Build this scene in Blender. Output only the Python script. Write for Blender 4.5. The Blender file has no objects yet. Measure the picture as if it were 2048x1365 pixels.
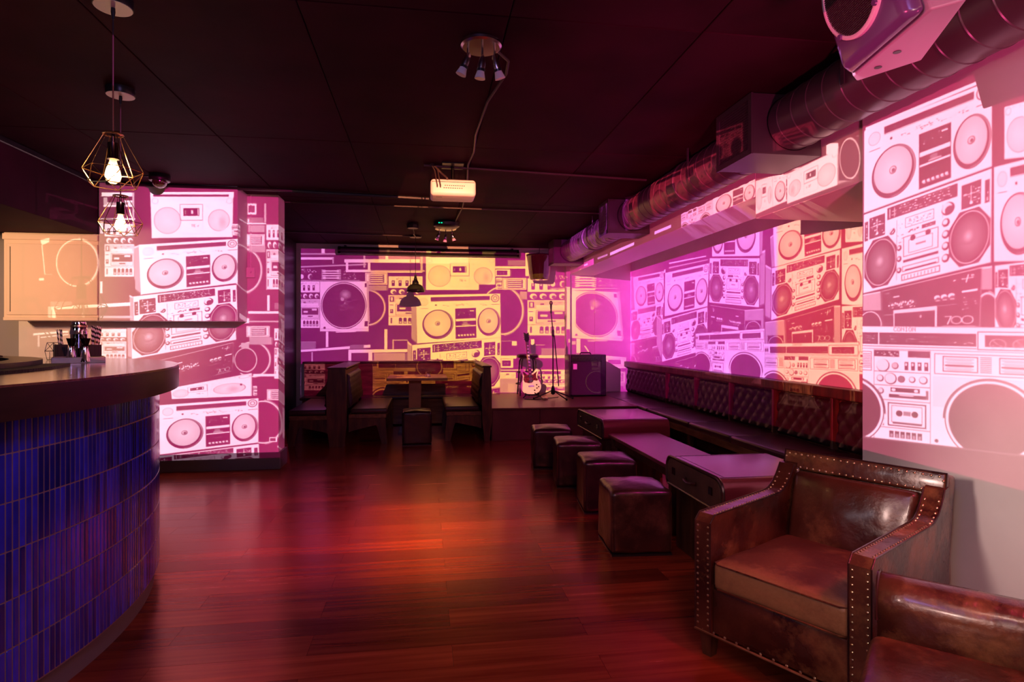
import bpy, bmesh, math, random
import numpy as np
from mathutils import Vector, Matrix
random.seed(7); rng = np.random.default_rng(7)
PI = math.pi
SC = bpy.context.scene
COL = SC.collection

# ---------------------------------------------------------------- camera
cam_d = bpy.data.cameras.new('camera'); cam = bpy.data.objects.new('camera', cam_d); COL.objects.link(cam)
cam_d.sensor_width = 36.0; cam_d.lens = 36.0*1195/2048; cam_d.clip_start = 0.05
cam_d.shift_y = -(682.5-672)/2048
cam.location = (0, 0, 1.35); cam.rotation_euler = (PI/2, 0, -math.atan((1024-848)/1195))
SC.camera = cam
SC.view_settings.view_transform = 'Standard'; SC.view_settings.look = 'None'
SC.view_settings.gamma = 1.0; SC.view_settings.exposure = 0.0
SC.view_settings.use_curve_mapping = False
SC.cycles.max_bounces = 8; SC.cycles.diffuse_bounces = 5; SC.cycles.glossy_bounces = 4
SC.cycles.sample_clamp_indirect = 6.0
SC.cycles.use_denoising = True
# ---------------------------------------------------------------- world
w = bpy.data.worlds.new('world'); SC.world = w; w.use_nodes = True
w.node_tree.nodes['Background'].inputs[0].default_value = (0.05, 0.012, 0.02, 1)
w.node_tree.nodes['Background'].inputs[1].default_value = 0.1
# ---------------------------------------------------------------- unseen lamps and added fill lights, outside the frame
def area(name, loc, target, size, power, color, sy=None):
    d = bpy.data.lights.new(name, 'AREA'); d.energy = power; d.color = color; d.size = size
    if sy: d.shape = 'RECTANGLE'; d.size_y = sy
    o = bpy.data.objects.new(name, d); COL.objects.link(o); o.location = loc
    o.rotation_euler = (Vector(target)-Vector(loc)).to_track_quat('-Z', 'Y').to_euler()
    return o
def spot(name, loc, target, power, color, cone, blend=0.6, r=0.08):
    d = bpy.data.lights.new(name, 'SPOT'); d.energy = power; d.color = color; d.spot_size = math.radians(cone); d.spot_blend = blend; d.shadow_soft_size = r
    o = bpy.data.objects.new(name, d); COL.objects.link(o); o.location = loc
    o.rotation_euler = (Vector(target)-Vector(loc)).to_track_quat('-Z', 'Y').to_euler(); return o
area('fill_light_behind_camera', (0.3, -1.2, 2.5), (0.9, 3.0, 0.0), 0.8, 9, (1.0, 0.42, 0.28))  # added ambient fill, no lamp known there; lifts floor and armchair
spot('work_light_at_left', (-0.55, -0.5, 1.75), (2.33, 1.8, 0.95), 100, (1.0, 0.66, 0.56), 62, 0.8, 0.10)
spot('wall_fill_near_armchairs', (-0.5, 1.0, 1.5), (2.33, 1.85, 0.80), 200, (1.0, 0.66, 0.58), 30, 1.0, 0.12)  # added fill to brighten the lower right wall
spot('red_track_spot', (1.95, 0.7, 2.6), (1.75, 1.75, 0.55), 260, (1.0, 0.05, 0.13), 42, 0.9, 0.16)
spot('white_track_spot', (0.55, 0.2, 2.6), (1.75, 1.7, 0.5), 15, (1.0, 0.74, 0.60), 44, 0.8, 0.03)
spot('magenta_table_fill', (2.0, 1.6, 2.72), (1.95, 4.4, 0.45), 210, (1.0, 0.03, 0.42), 42, 0.8, 0.06)  # added fill; stands in for the magenta alcove mirrored in the table tops
spot('orange_floor_fill', (0.0, 0.9, 2.6), (0.0, 4.2, 0.0), 3300, (1.0, 0.27, 0.05), 17, 1.0, 0.3)  # added light standing in for the orange wall's reflection on the floor
spot('red_floor_fill', (0.6, 0.2, 2.6), (0.5, 2.9, 0.0), 105, (1.0, 0.33, 0.22), 72, 1.0, 0.3)  # added wash to redden the foreground floor
spot('magenta_floor_fill', (-0.9, 0.9, 2.6), (-0.85, 4.4, 0.0), 800, (1.0, 0.05, 0.20), 24, 1.0, 0.3)  # added light in place of the magenta streak mirrored at left
spot('pink_uplight', (1.15, 0.1, 0.55), (2.25, 4.0, 2.75), 330, (1.0, 0.07, 0.27), 60, 0.8, 0.12)
spot('pink_fill_far', (-0.35, 0.3, 0.3), (2.60, 6.1, 2.60), 560, (1.0, 0.05, 0.24), 32, 0.8, 0.12)  # second uplight, added to turn the far beam underside pink
spot('cabinet_fill_light', (-4.3, 3.4, 2.05), (-3.75, 6.1, 1.75), 330, (1.0, 0.50, 0.25), 62, 1.0, 0.15)  # added warm fill that boosts the pendants' light on the cabinet
area('tile_fill_light', (-0.4, 0.1, 2.5), (-1.6, 2.6, 0.4), 0.5, 18, (0.36, 0.28, 1.0))  # added blue fill to brighten the tile front
area('work_light_over_bar', (-3.6, 1.0, 2.3), (-2.6, 1.6, 2.78), 0.3, 9.0, (0.85, 0.85, 1.0))

# ---------------------------------------------------------------- helpers
def link(o, parent=None):
    COL.objects.link(o)
    if parent is not None: o.parent = parent
    return o
def mesh_from(verts, faces, name, smooth=False):
    me = bpy.data.meshes.new(name); me.from_pydata([tuple(v) for v in verts], [], [tuple(f) for f in faces]); me.update()
    if smooth: me.polygons.foreach_set('use_smooth', [True]*len(me.polygons))
    return me
def obj(name, bm, m, parent=None, smooth=False, loc=None, rot=None):
    if isinstance(bm, bmesh.types.BMesh):
        bmesh.ops.recalc_face_normals(bm, faces=bm.faces)
        me = bpy.data.meshes.new(name); bm.to_mesh(me); bm.free()
        if smooth:
            me.polygons.foreach_set('use_smooth', [True]*len(me.polygons))
            if smooth != 2: me.set_sharp_from_angle(angle=math.radians(35))
    else: me = bm
    if m is not None and not me.materials: me.materials.append(m)
    o = bpy.data.objects.new(name, me)
    if loc: o.location = loc
    if rot: o.rotation_euler = rot
    return link(o, parent)
def tag(o, label, cat, group=None):
    o['label'] = label; o['category'] = cat
    if group: o['group'] = group
    return o
def thing(name, label, cat, loc=(0, 0, 0), rz=0, group=None):
    o = bpy.data.objects.new(name, None); COL.objects.link(o); o.empty_display_size = 0.1
    o.location = loc; o.rotation_euler = (0, 0, rz)
    return tag(o, label, cat, group)
def struct(name, bm, m, **k):
    o = obj(name, bm, m, **k); o['kind'] = 'structure'; return o
def B(): return bmesh.new()
def box(bm, x0, x1, y0, y1, z0, z1, bev=0, seg=2, M=None):
    r = bmesh.ops.create_cube(bm, size=1)
    vs = r['verts']
    for v in vs:
        v.co = Vector(((x0+x1)/2+v.co.x*(x1-x0), (y0+y1)/2+v.co.y*(y1-y0), (z0+z1)/2+v.co.z*(z1-z0)))
    if M is not None:
        for v in vs: v.co = M @ v.co
    if bev > 0:
        es = list({e for v in vs for e in v.link_edges})
        bmesh.ops.bevel(bm, geom=es, offset=bev, segments=seg, profile=0.5, affect='EDGES')
    return bm
def lathe(bm, prof, n=24, c=(0, 0, 0), M=None, cap=True):
    rings = []
    for r, z in prof:
        ring = []
        for i in range(n):
            a = 2*PI*i/n; p = Vector((c[0]+r*math.cos(a), c[1]+r*math.sin(a), c[2]+z))
            if M is not None: p = M @ p
            ring.append(bm.verts.new(p))
        rings.append(ring)
    for a, b in zip(rings, rings[1:]):
        for i in range(n): bm.faces.new((a[i], a[(i+1) % n], b[(i+1) % n], b[i]))
    if cap:
        bm.faces.new(rings[0][::-1]); bm.faces.new(rings[-1])
    return bm
def tube(bm, pts, r, n=8, closed=False):
    pts = [Vector(p) for p in pts]; m = len(pts); rings = []
    rr = r if isinstance(r, (list, tuple)) else [r]*m
    prev = None
    for i, p in enumerate(pts):
        if closed: t = (pts[(i+1) % m]-pts[i-1])
        else: t = pts[min(i+1, m-1)]-pts[max(i-1, 0)]
        t.normalize()
        if prev is None:
            u = t.orthogonal().normalized()
        else:
            u = prev - t*prev.dot(t); u.normalize()
        prev = u; v = t.cross(u)
        rings.append([bm.verts.new(p+(u*math.cos(2*PI*k/n)+v*math.sin(2*PI*k/n))*rr[i]) for k in range(n)])
    pairs = list(zip(rings, rings[1:]))
    if closed: pairs.append((rings[-1], rings[0]))
    for a, b in pairs:
        for k in range(n): bm.faces.new((a[k], a[(k+1) % n], b[(k+1) % n], b[k]))
    if not closed:
        bm.faces.new(rings[0][::-1]); bm.faces.new(rings[-1])
    return bm
def prism(bm, poly, a0, a1, axis='z', M=None):
    def P(p, h):
        q = {'z': (p[0], p[1], h), 'y': (p[0], h, p[1]), 'x': (h, p[0], p[1])}[axis]
        q = Vector(q); return M @ q if M is not None else q
    lo = [bm.verts.new(P(p, a0)) for p in poly]; hi = [bm.verts.new(P(p, a1)) for p in poly]
    n = len(poly)
    for i in range(n): bm.faces.new((lo[i], lo[(i+1) % n], hi[(i+1) % n], hi[i]))
    bm.faces.new(lo[::-1]); bm.faces.new(hi)
    return bm
def bevel_all(bm, off, seg=2, ang=30):
    es = [e for e in bm.edges if len(e.link_faces) == 2 and e.calc_face_angle(0) > math.radians(ang)]
    bmesh.ops.bevel(bm, geom=es, offset=off, segments=seg, profile=0.5, affect='EDGES')
    return bm
def copy_tree(o, parent=None):
    c = o.copy(); COL.objects.link(c); c.parent = parent
    for ch in list(o.children): copy_tree(ch, c)
    return c

# ---------------------------------------------------------------- materials
def mat(name, col, rough=0.5, metal=0.0, col2=None, nscale=6, stretch=(1, 1, 1), bump=0.0, bscale=None, spec=0.5,
        coat=0.0, rand=0.0, emit=None, estr=0, trans=0.0, ior=1.45, alpha=1.0, detail=4, rvar=0.0, contrast=(0.35, 0.65), wear=None, stint=None):
    m = bpy.data.materials.new(name); m.use_nodes = True; nt = m.node_tree; N = nt.nodes; L = nt.links
    b = N['Principled BSDF']; b.inputs['Base Color'].default_value = (*col, 1)
    b.inputs['Roughness'].default_value = rough; b.inputs['Metallic'].default_value = metal
    b.inputs['Specular IOR Level'].default_value = spec; b.inputs['Coat Weight'].default_value = coat
    b.inputs['Coat Roughness'].default_value = 0.15
    b.inputs['IOR'].default_value = ior; b.inputs['Transmission Weight'].default_value = trans; b.inputs['Alpha'].default_value = alpha
    if stint: b.inputs['Specular Tint'].default_value = (*stint, 1)
    if emit: b.inputs['Emission Color'].default_value = (*emit, 1); b.inputs['Emission Strength'].default_value = estr
    tc = N.new('ShaderNodeTexCoord'); mp = N.new('ShaderNodeMapping'); L.new(tc.outputs['Object'], mp.inputs[0])
    mp.inputs['Scale'].default_value = stretch
    oi = N.new('ShaderNodeObjectInfo')
    vm = N.new('ShaderNodeVectorMath'); vm.operation = 'ADD'; L.new(mp.outputs[0], vm.inputs[0])
    sc_ = N.new('ShaderNodeMath'); sc_.operation = 'MULTIPLY'; sc_.inputs[1].default_value = 37.0
    L.new(oi.outputs['Random'], sc_.inputs[0]); L.new(sc_.outputs[0], vm.inputs[1])
    last = None
    if col2 is not None:
        nz = N.new('ShaderNodeTexNoise'); nz.inputs['Scale'].default_value = nscale; nz.inputs['Detail'].default_value = detail
        L.new(vm.outputs[0], nz.inputs['Vector'])
        cr = N.new('ShaderNodeValToRGB'); cr.color_ramp.elements[0].position = contrast[0]; cr.color_ramp.elements[1].position = contrast[1]
        cr.color_ramp.elements[0].color = (*col, 1); cr.color_ramp.elements[1].color = (*col2, 1)
        L.new(nz.outputs[0], cr.inputs[0]); last = cr.outputs[0]
        if rvar:
            mr = N.new('ShaderNodeMapRange'); mr.inputs['To Min'].default_value = rough-rvar; mr.inputs['To Max'].default_value = rough+rvar
            L.new(nz.outputs[0], mr.inputs[0]); L.new(mr.outputs[0], b.inputs['Roughness'])
    if wear is not None:
        n3 = N.new('ShaderNodeTexNoise'); n3.inputs['Scale'].default_value = 3.2; n3.inputs['Detail'].default_value = 9; n3.inputs['Roughness'].default_value = 0.72
        L.new(vm.outputs[0], n3.inputs['Vector'])
        r3 = N.new('ShaderNodeValToRGB'); r3.color_ramp.elements[0].position = 0.5; r3.color_ramp.elements[1].position = 0.74
        L.new(n3.outputs[0], r3.inputs[0])
        mw = N.new('ShaderNodeMix'); mw.data_type = 'RGBA'; L.new(r3.outputs[0], mw.inputs[0])
        if last: L.new(last, mw.inputs[6])
        else: mw.inputs[6].default_value = (*col, 1)
        mw.inputs[7].default_value = (*wear, 1); last = mw.outputs[2]
    if rand:
        hv = N.new('ShaderNodeHueSaturation')
        mr = N.new('ShaderNodeMapRange'); mr.inputs['To Min'].default_value = 1-rand; mr.inputs['To Max'].default_value = 1+rand
        L.new(oi.outputs['Random'], mr.inputs[0]); L.new(mr.outputs[0], hv.inputs['Value'])
        if last: L.new(last, hv.inputs['Color'])
        else: hv.inputs['Color'].default_value = (*col, 1)
        last = hv.outputs[0]
    if last: L.new(last, b.inputs['Base Color'])
    if bump:
        n2 = N.new('ShaderNodeTexNoise'); n2.inputs['Scale'].default_value = bscale or nscale; n2.inputs['Detail'].default_value = 8
        L.new(vm.outputs[0], n2.inputs['Vector'])
        bp = N.new('ShaderNodeBump'); bp.inputs['Strength'].default_value = bump; bp.inputs['Distance'].default_value = 0.01
        L.new(n2.outputs[0], bp.inputs['Height']); L.new(bp.outputs[0], b.inputs['Normal'])
    return m
M = {}
M['wall'] = mat('white_wall_paint', (0.74, 0.72, 0.70), 0.75, col2=(0.66, 0.64, 0.62), nscale=2.5, bump=0.06, bscale=30, spec=0.2)
M['beam'] = mat('beam_paint', (0.74, 0.66, 0.66), 0.55, spec=0.3)
M['cream'] = mat('cream_cabinet_paint', (0.78, 0.66, 0.52), 0.5, bump=0.05, bscale=14, spec=0.3)
M['greywall'] = mat('grey_wall_paint', (0.42, 0.41, 0.42), 0.7)
M['skirt'] = mat('grey_skirting_paint', (0.10, 0.095, 0.10), 0.5)
M['ceil'] = mat('black_ceiling_paint', (0.020, 0.004, 0.008), 0.75, col2=(0.042, 0.008, 0.018), nscale=1.7, bump=0.12, bscale=9, spec=0.10, detail=8, rvar=0.08, stint=(1.0, 0.35, 0.55))
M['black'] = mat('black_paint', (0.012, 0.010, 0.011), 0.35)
M['plastic'] = mat('black_plastic', (0.016, 0.015, 0.016), 0.3)
M['rubber'] = mat('black_rubber_mat', (0.010, 0.009, 0.009), 0.6, bump=0.5, bscale=60)
M['floor'] = mat('red_brown_laminate', (0.17, 0.024, 0.010), 0.24, metal=0.35, col2=(0.33, 0.062, 0.024), nscale=3.0, stretch=(0.45, 9, 1), bump=0.02, bscale=10, spec=0.8, stint=(1.0, 0.36, 0.24), rand=0.34, detail=7, rvar=0.08, contrast=(0.3, 0.72))
M['gap'] = mat('floor_underlay', (0.01, 0.004, 0.003), 0.8)
M['darkwood'] = mat('dark_stained_wood', (0.035, 0.013, 0.008), 0.35, col2=(0.09, 0.035, 0.018), nscale=5, stretch=(5, 5, 0.8), bump=0.05, bscale=12)
M['rail'] = mat('oak_rail_wood', (0.09, 0.04, 0.018), 0.4, col2=(0.2, 0.09, 0.04), nscale=5, stretch=(4, 0.8, 4))
M['counter'] = mat('polished_counter_wood', (0.07, 0.02, 0.012), 0.16, col2=(0.17, 0.06, 0.035), nscale=5, stretch=(1, 8, 1), coat=0.6, bump=0.03, bscale=16)
M['slab'] = mat('counter_edge_wood', (0.018, 0.004, 0.004), 0.32, col2=(0.04, 0.010, 0.008), nscale=4, stretch=(1, 1, 5), spec=0.35)
M['tile'] = mat('blue_glazed_tile', (0.022, 0.022, 0.33), 0.13, col2=(0.03, 0.03, 0.50), nscale=9, rand=0.62, coat=0.7, bump=0.08, bscale=30)
M['tilef'] = mat('blue_glazed_tile_field', (0.015, 0.015, 0.22), 0.13, col2=(0.04, 0.04, 0.55), nscale=26, stretch=(1.2, 1.2, 0.2), coat=0.7, contrast=(0.42, 0.6))
M['grout'] = mat('brown_grout', (0.30, 0.19, 0.18), 0.8)
M['plinth'] = mat('grey_plinth', (0.17, 0.14, 0.13), 0.55, bump=0.03, bscale=20)
M['leather'] = mat('aged_brown_leather', (0.028, 0.006, 0.005), 0.29, col2=(0.08, 0.022, 0.012), nscale=5, bump=0.6, bscale=16, coat=0.3, wear=(0.26, 0.11, 0.045), rvar=0.1)
M['leatherpouf'] = mat('scuffed_pouffe_leather', (0.020, 0.006, 0.005), 0.32, col2=(0.05, 0.015, 0.010), nscale=5, bump=0.45, bscale=18, coat=0.2, wear=(0.13, 0.05, 0.03))
M['leatherseat'] = mat('worn_brown_seat_leather', (0.07, 0.016, 0.012), 0.5, col2=(0.13, 0.045, 0.022), nscale=5, bump=0.4, bscale=24, wear=(0.34, 0.17, 0.075))
M['leatherdk'] = mat('dark_brown_leather', (0.014, 0.005, 0.005), 0.30, col2=(0.035, 0.010, 0.010), nscale=5, bump=0.3, bscale=20, coat=0.15)
M['tuft'] = mat('black_tufted_leather', (0.022, 0.012, 0.013), 0.40, bump=0.1, bscale=30)
M['seat'] = mat('dark_bench_vinyl', (0.045, 0.016, 0.020), 0.32, bump=0.06, bscale=16)
M['case'] = mat('brown_trunk_leather', (0.14, 0.012, 0.03), 0.27, metal=0.3, col2=(0.14, 0.022, 0.03), nscale=3, bump=0.08, bscale=14, coat=0.2)
M['caseside'] = mat('worn_trunk_side', (0.03, 0.012, 0.008), 0.6, col2=(0.07, 0.03, 0.018), nscale=7, bump=0.2, bscale=15)
M['brass'] = mat('aged_brass', (0.62, 0.46, 0.28), 0.3, metal=1)
M['gold'] = mat('gold_wire', (0.85, 0.55, 0.25), 0.25, metal=1)
M['steel'] = mat('brushed_steel', (0.62, 0.58, 0.55), 0.24, metal=1)
M['chrome'] = mat('mirror_steel', (0.85, 0.83, 0.80), 0.08, metal=1)
M['gun'] = mat('dark_steel', (0.09, 0.08, 0.085), 0.2, metal=1)
M['duct'] = mat('black_painted_duct', (0.07, 0.04, 0.05), 0.34, bump=0.05, bscale=7, spec=0.6)
M['ductbox'] = mat('dark_vent_metal', (0.05, 0.035, 0.04), 0.4)
M['mesh'] = mat('grille_mesh', (0.16, 0.12, 0.12), 0.35, metal=0.7)
M['speaker'] = mat('speaker_cabinet_paint', (0.42, 0.35, 0.42), 0.34)
M['spkfront'] = mat('violet_speaker_baffle', (0.13, 0.07, 0.19), 0.22, coat=0.4)
M['white'] = mat('white_plastic', (0.78, 0.76, 0.73), 0.35)
M['guitar'] = mat('cream_guitar_lacquer', (0.72, 0.68, 0.66), 0.2, coat=0.5)
M['redguard'] = mat('red_tortoise_guard', (0.16, 0.008, 0.01), 0.2, col2=(0.03, 0.004, 0.004), nscale=40)
M['maple'] = mat('maple_neck', (0.5, 0.26, 0.1), 0.35)
M['glass'] = mat('clear_glass', (0.95, 0.95, 0.95), 0.04, trans=1.0, ior=1.45)
M['bulbglass'] = mat('warm_bulb_glass', (1, 0.9, 0.75), 0.02, alpha=0.25, emit=(1, 0.40, 0.10), estr=4)
M['filament'] = mat('glowing_filament', (1, 0.6, 0.2), 0.5, emit=(1, 0.60, 0.22), estr=220)
M['green'] = mat('green_indicator', (0.0, 0.3, 0.15), 0.4, emit=(0.0, 1.0, 0.45), estr=1.2)
M['smoke'] = mat('smoked_duct_plastic', (0.045, 0.026, 0.013), 0.08, coat=0.8, spec=0.8)
M['stage'] = mat('stage_dark_red_board', (0.085, 0.022, 0.020), 0.42, col2=(0.12, 0.035, 0.028), nscale=4, bump=0.04, bscale=14)
M['stagetop'] = mat('stage_top_board', (0.15, 0.045, 0.03), 0.33, col2=(0.22, 0.07, 0.045), nscale=4, stretch=(0.6, 6, 1))
M['tabletop'] = mat('dark_table_laminate', (0.17, 0.014, 0.055), 0.30, metal=0.3, col2=(0.17, 0.03, 0.06), nscale=5, stretch=(9, 0.8, 1))
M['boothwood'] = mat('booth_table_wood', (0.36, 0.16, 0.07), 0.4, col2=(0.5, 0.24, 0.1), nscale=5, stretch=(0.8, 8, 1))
M['wains'] = mat('glossy_dark_wainscot', (0.10, 0.05, 0.022), 0.22, col2=(0.20, 0.11, 0.045), nscale=4, stretch=(1, 1, 6))
M['cable'] = mat('cable_sheath', (0.05, 0.028, 0.028), 0.45)
M['straw'] = mat('striped_paper_straw', (0.85, 0.82, 0.78), 0.6)
# stripes for the straws: a spiral band on each straw
def stripe(m, c2):
    nt = m.node_tree; N = nt.nodes; L = nt.links; b = N['Principled BSDF']
    wv = N.new('ShaderNodeTexWave'); wv.inputs['Scale'].default_value = 22; wv.bands_direction = 'DIAGONAL'
    tc = N.new('ShaderNodeTexCoord'); L.new(tc.outputs['Object'], wv.inputs[0])
    cr = N.new('ShaderNodeValToRGB'); cr.color_ramp.interpolation = 'CONSTANT'
    cr.color_ramp.elements[1].position = 0.5; cr.color_ramp.elements[0].color = (0.01, 0.01, 0.01, 1); cr.color_ramp.elements[1].color = (*c2, 1)
    L.new(wv.outputs[0], cr.inputs[0]); L.new(cr.outputs[0], b.inputs['Base Color'])
stripe(M['straw'], (0.85, 0.82, 0.78))

# the seat leather is rubbed pale along its front edge
def edge_wear(m, col):
    nt = m.node_tree; N = nt.nodes; L = nt.links; b = N['Principled BSDF']; src = b.inputs['Base Color'].links[0].from_socket
    tc = N.new('ShaderNodeTexCoord'); sp = N.new('ShaderNodeSeparateXYZ'); L.new(tc.outputs['Object'], sp.inputs[0])
    nz = N.new('ShaderNodeTexNoise'); nz.inputs['Scale'].default_value = 22; nz.inputs['Detail'].default_value = 10; nz.inputs['Roughness'].default_value = 0.75; L.new(tc.outputs['Object'], nz.inputs['Vector'])
    ad = N.new('ShaderNodeMath'); ad.operation = 'MULTIPLY_ADD'; L.new(nz.outputs[0], ad.inputs[0]); ad.inputs[1].default_value = 0.16; L.new(sp.outputs['Y'], ad.inputs[2])
    r = N.new('ShaderNodeValToRGB'); e = r.color_ramp.elements; e[0].position = 0.0; e[0].color = (1, 1, 1, 1); e[1].position = 1.0; e[1].color = (0, 0, 0, 1)
    mr = N.new('ShaderNodeMapRange'); mr.inputs['From Min'].default_value = -0.33; mr.inputs['From Max'].default_value = -0.235; L.new(ad.outputs[0], mr.inputs[0]); L.new(mr.outputs[0], r.inputs[0])
    mx = N.new('ShaderNodeMix'); mx.data_type = 'RGBA'; L.new(r.outputs[0], mx.inputs[0]); L.new(src, mx.inputs[6]); mx.inputs[7].default_value = (*col, 1); L.new(mx.outputs[2], b.inputs['Base Color'])
edge_wear(M['leatherseat'], (0.25, 0.115, 0.05))
# ================================================================ the picture the projectors throw: drawn here, primitive by primitive
FONT = {'C': '0E11101010110E', 'O': '0E11111111110E', 'N': '11191513111111', 'I': '0E04040404040E', 'S': '0F10100E01011E', 'H': '1111111F111111',
        'A': '0E11111F111111', 'R': '1E11111E141211', 'P': '1E11111E101010', 'F': '1F10101E101010', 'M': '111B1515111111', 'T': '1F040404040404',
        'E': '1F10101E10101F', 'K': '11121418141211'}
class Art:
    def __init__(s, w, h, v):
        s.a = np.full((h, w), v, np.float32); s.w = w; s.h = h
    def _bb(s, x0, x1, y0, y1):
        return max(0, int(x0)), min(s.w, int(x1)+2), max(0, int(y0)), min(s.h, int(y1)+2)
    def rect(s, x0, y0, x1, y1, v):
        a, b, c, d = max(0, round(x0)), min(s.w, round(x1)), max(0, round(y0)), min(s.h, round(y1)); s.a[c:d, a:b] = v
    def frame(s, x0, y0, x1, y1, v, t=3):
        s.rect(x0, y0, x1, y0+t, v); s.rect(x0, y1-t, x1, y1, v); s.rect(x0, y0, x0+t, y1, v); s.rect(x1-t, y0, x1, y1, v)
    def disc(s, cx, cy, rx, ry, v, oct_=0, r0=0):
        a, b, c, d = s._bb(cx-rx, cx+rx, cy-ry, cy+ry)
        if a >= b or c >= d: return
        Y, X = np.mgrid[c:d, a:b]; q = np.sqrt(((X-cx)/rx)**2+((Y-cy)/ry)**2)
        m = q <= 1
        if oct_: m = ((abs(X-cx)/rx) <= 0.97) & ((abs(Y-cy)/ry) <= 0.97) & ((abs(X-cx)/rx+abs(Y-cy)/ry) <= oct_)
        if r0: m &= q >= r0
        s.a[c:d, a:b][m] = v
    def cone(s, cx, cy, rx, ry, v0, v1, tex=0.0):
        a, b, c, d = s._bb(cx-rx, cx+rx, cy-ry, cy+ry)
        if a >= b or c >= d: return
        Y, X = np.mgrid[c:d, a:b]; q = np.sqrt(((X-cx)/rx)**2+((Y-cy)/ry)**2); m = q <= 1
        val = v0+(v1-v0)*q + tex*(rng.random(q.shape)-0.5) + tex*0.6*np.sin(Y*1.5)
        s.a[c:d, a:b][m] = val[m]
    def specks(s, x0, y0, x1, y1, v, n, sz=5, row=0):
        for _ in range(n):
            x = rng.uniform(x0, x1); y = rng.uniform(y0, y1)
            if row: y = y0+round((y-y0)/row)*row
            s.rect(x, y, x+rng.uniform(1, sz*1.8), y+rng.uniform(1, sz), v)
    def text(s, x, y, t, v, k=2):
        for ch in t:
            if ch in FONT:
                for r in range(7):
                    bits = int(FONT[ch][2*r:2*r+2], 16)
                    for c in range(5):
                        if bits >> (4-c) & 1: s.rect(x+c*k, y+r*k, x+c*k+k, y+r*k+k, v)
            x += 6*k
    def stroke(s, pts, t, v):
        for (x0, y0), (x1, y1) in zip(pts, pts[1:]):
            n = int(max(abs(x1-x0), abs(y1-y0))/1.0)+1
            for i in range(n+1):
                x = x0+(x1-x0)*i/n; y = y0+(y1-y0)*i/n; s.rect(x-t/2, y-t/2, x+t/2, y+t/2, v)
    def grain(s, k):
        s.a += k*(rng.random(s.a.shape).astype(np.float32)-0.5)
Lt, Dk = 1.0, 0.0
def u_A():      # plain cassette radio: two pale speakers, cassette window
    s = Art(620, 330, Lt); s.grain(0.05)
    s.frame(0, 0, 620, 330, 0.75, 4)
    for cx, r in ((122, 102), (512, 84)):
        s.disc(cx, 190, r, r*1.05, 0.55); s.cone(cx, 190, r-4, r*1.05-4, 0.95, 0.86, 0.05)
    s.cone(540, 205, 40, 70, 0.72, 0.9, 0.16)
    s.frame(216, 60, 390, 190, 0.45, 4); s.rect(242, 92, 362, 154, 0.05); s.rect(300, 108, 316, 138, 0.9); s.rect(254, 108, 260, 140, 0.6); s.rect(350, 98, 356, 148, 1)
    s.frame(216, 190, 390, 300, 0.8, 3)
    for cx in (34, 590): s.disc(cx, 34, 24, 24, 0.6, r0=0.86)
    s.specks(408, 50, 470, 180, 0.45, 26, 4, 12); s.specks(20, 12, 600, 26, 0.5, 60, 4)
    s.text(300, 222, 'TE', 0.35, 3); s.disc(352, 234, 7, 7, 0.5, r0=0.6)
    return s.a
def u_B():      # big two-speaker set with a dark cassette deck
    s = Art(680, 420, Lt); s.grain(0.05); s.frame(0, 0, 680, 420, 0.62, 3)
    s.rect(112, 22, 588, 58, 0.12); s.specks(130, 34, 570, 50, 0.5, 60, 4); s.rect(112, 60, 588, 63, 0.6)
    s.disc(634, 44, 36, 36, 0.25); s.disc(634, 44, 30, 30, 0.9); s.disc(634, 44, 18, 18, 0.35); s.disc(634, 44, 13, 13, 0.95)
    s.disc(58, 62, 34, 34, 0.7); s.disc(58, 62, 31, 31, 0.93)
    s.disc(150, 92, 7, 7, 0.2); s.specks(190, 84, 560, 104, 0.45, 44, 7, 9); s.rect(30, 118, 90, 121, 0.3); s.rect(600, 100, 672, 104, 0.3)
    for cx in (164, 578):
        rx = 118 if cx < 300 else 96
        s.disc(cx, 262, rx+2, 130, 0.06); s.disc(cx+3, 260, rx-3, 125, 0.45); s.disc(cx+2, 266, rx-9, 120, 0.12)
        s.cone(cx-4, 254, rx-15, 113, 0.93, 0.80, 0.12); s.disc(cx-4, 254, 20, 20, 0.35); s.disc(cx-5, 253, 15, 15, 0.85); s.disc(cx-2, 256, 9, 10, 0.3)
        for k in range(26):
            a = -0.6+k*0.09; s.disc(cx+(rx-6)*math.cos(a), 262+122*math.sin(a), 2.5, 2.5, 0.85)
    s.rect(300, 128, 470, 402, 0.04); s.frame(300, 128, 470, 402, 0.3, 3)
    s.specks(315, 146, 455, 196, 0.8, 26, 5, 12); s.rect(420, 150, 452, 158, 1)
    s.rect(304, 222, 466, 244, 1); s.rect(304, 284, 466, 294, 1); s.rect(360, 250, 400, 272, 0.45); s.rect(350, 272, 420, 280, 0.7)
    s.text(358, 320, 'TAPE', 0.45, 2)
    for k in range(6): s.rect(318+k*24, 364, 334+k*24, 376, 0.95); s.rect(322+k*24, 376, 338+k*24, 382, 0.7)
    return s.a
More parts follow.
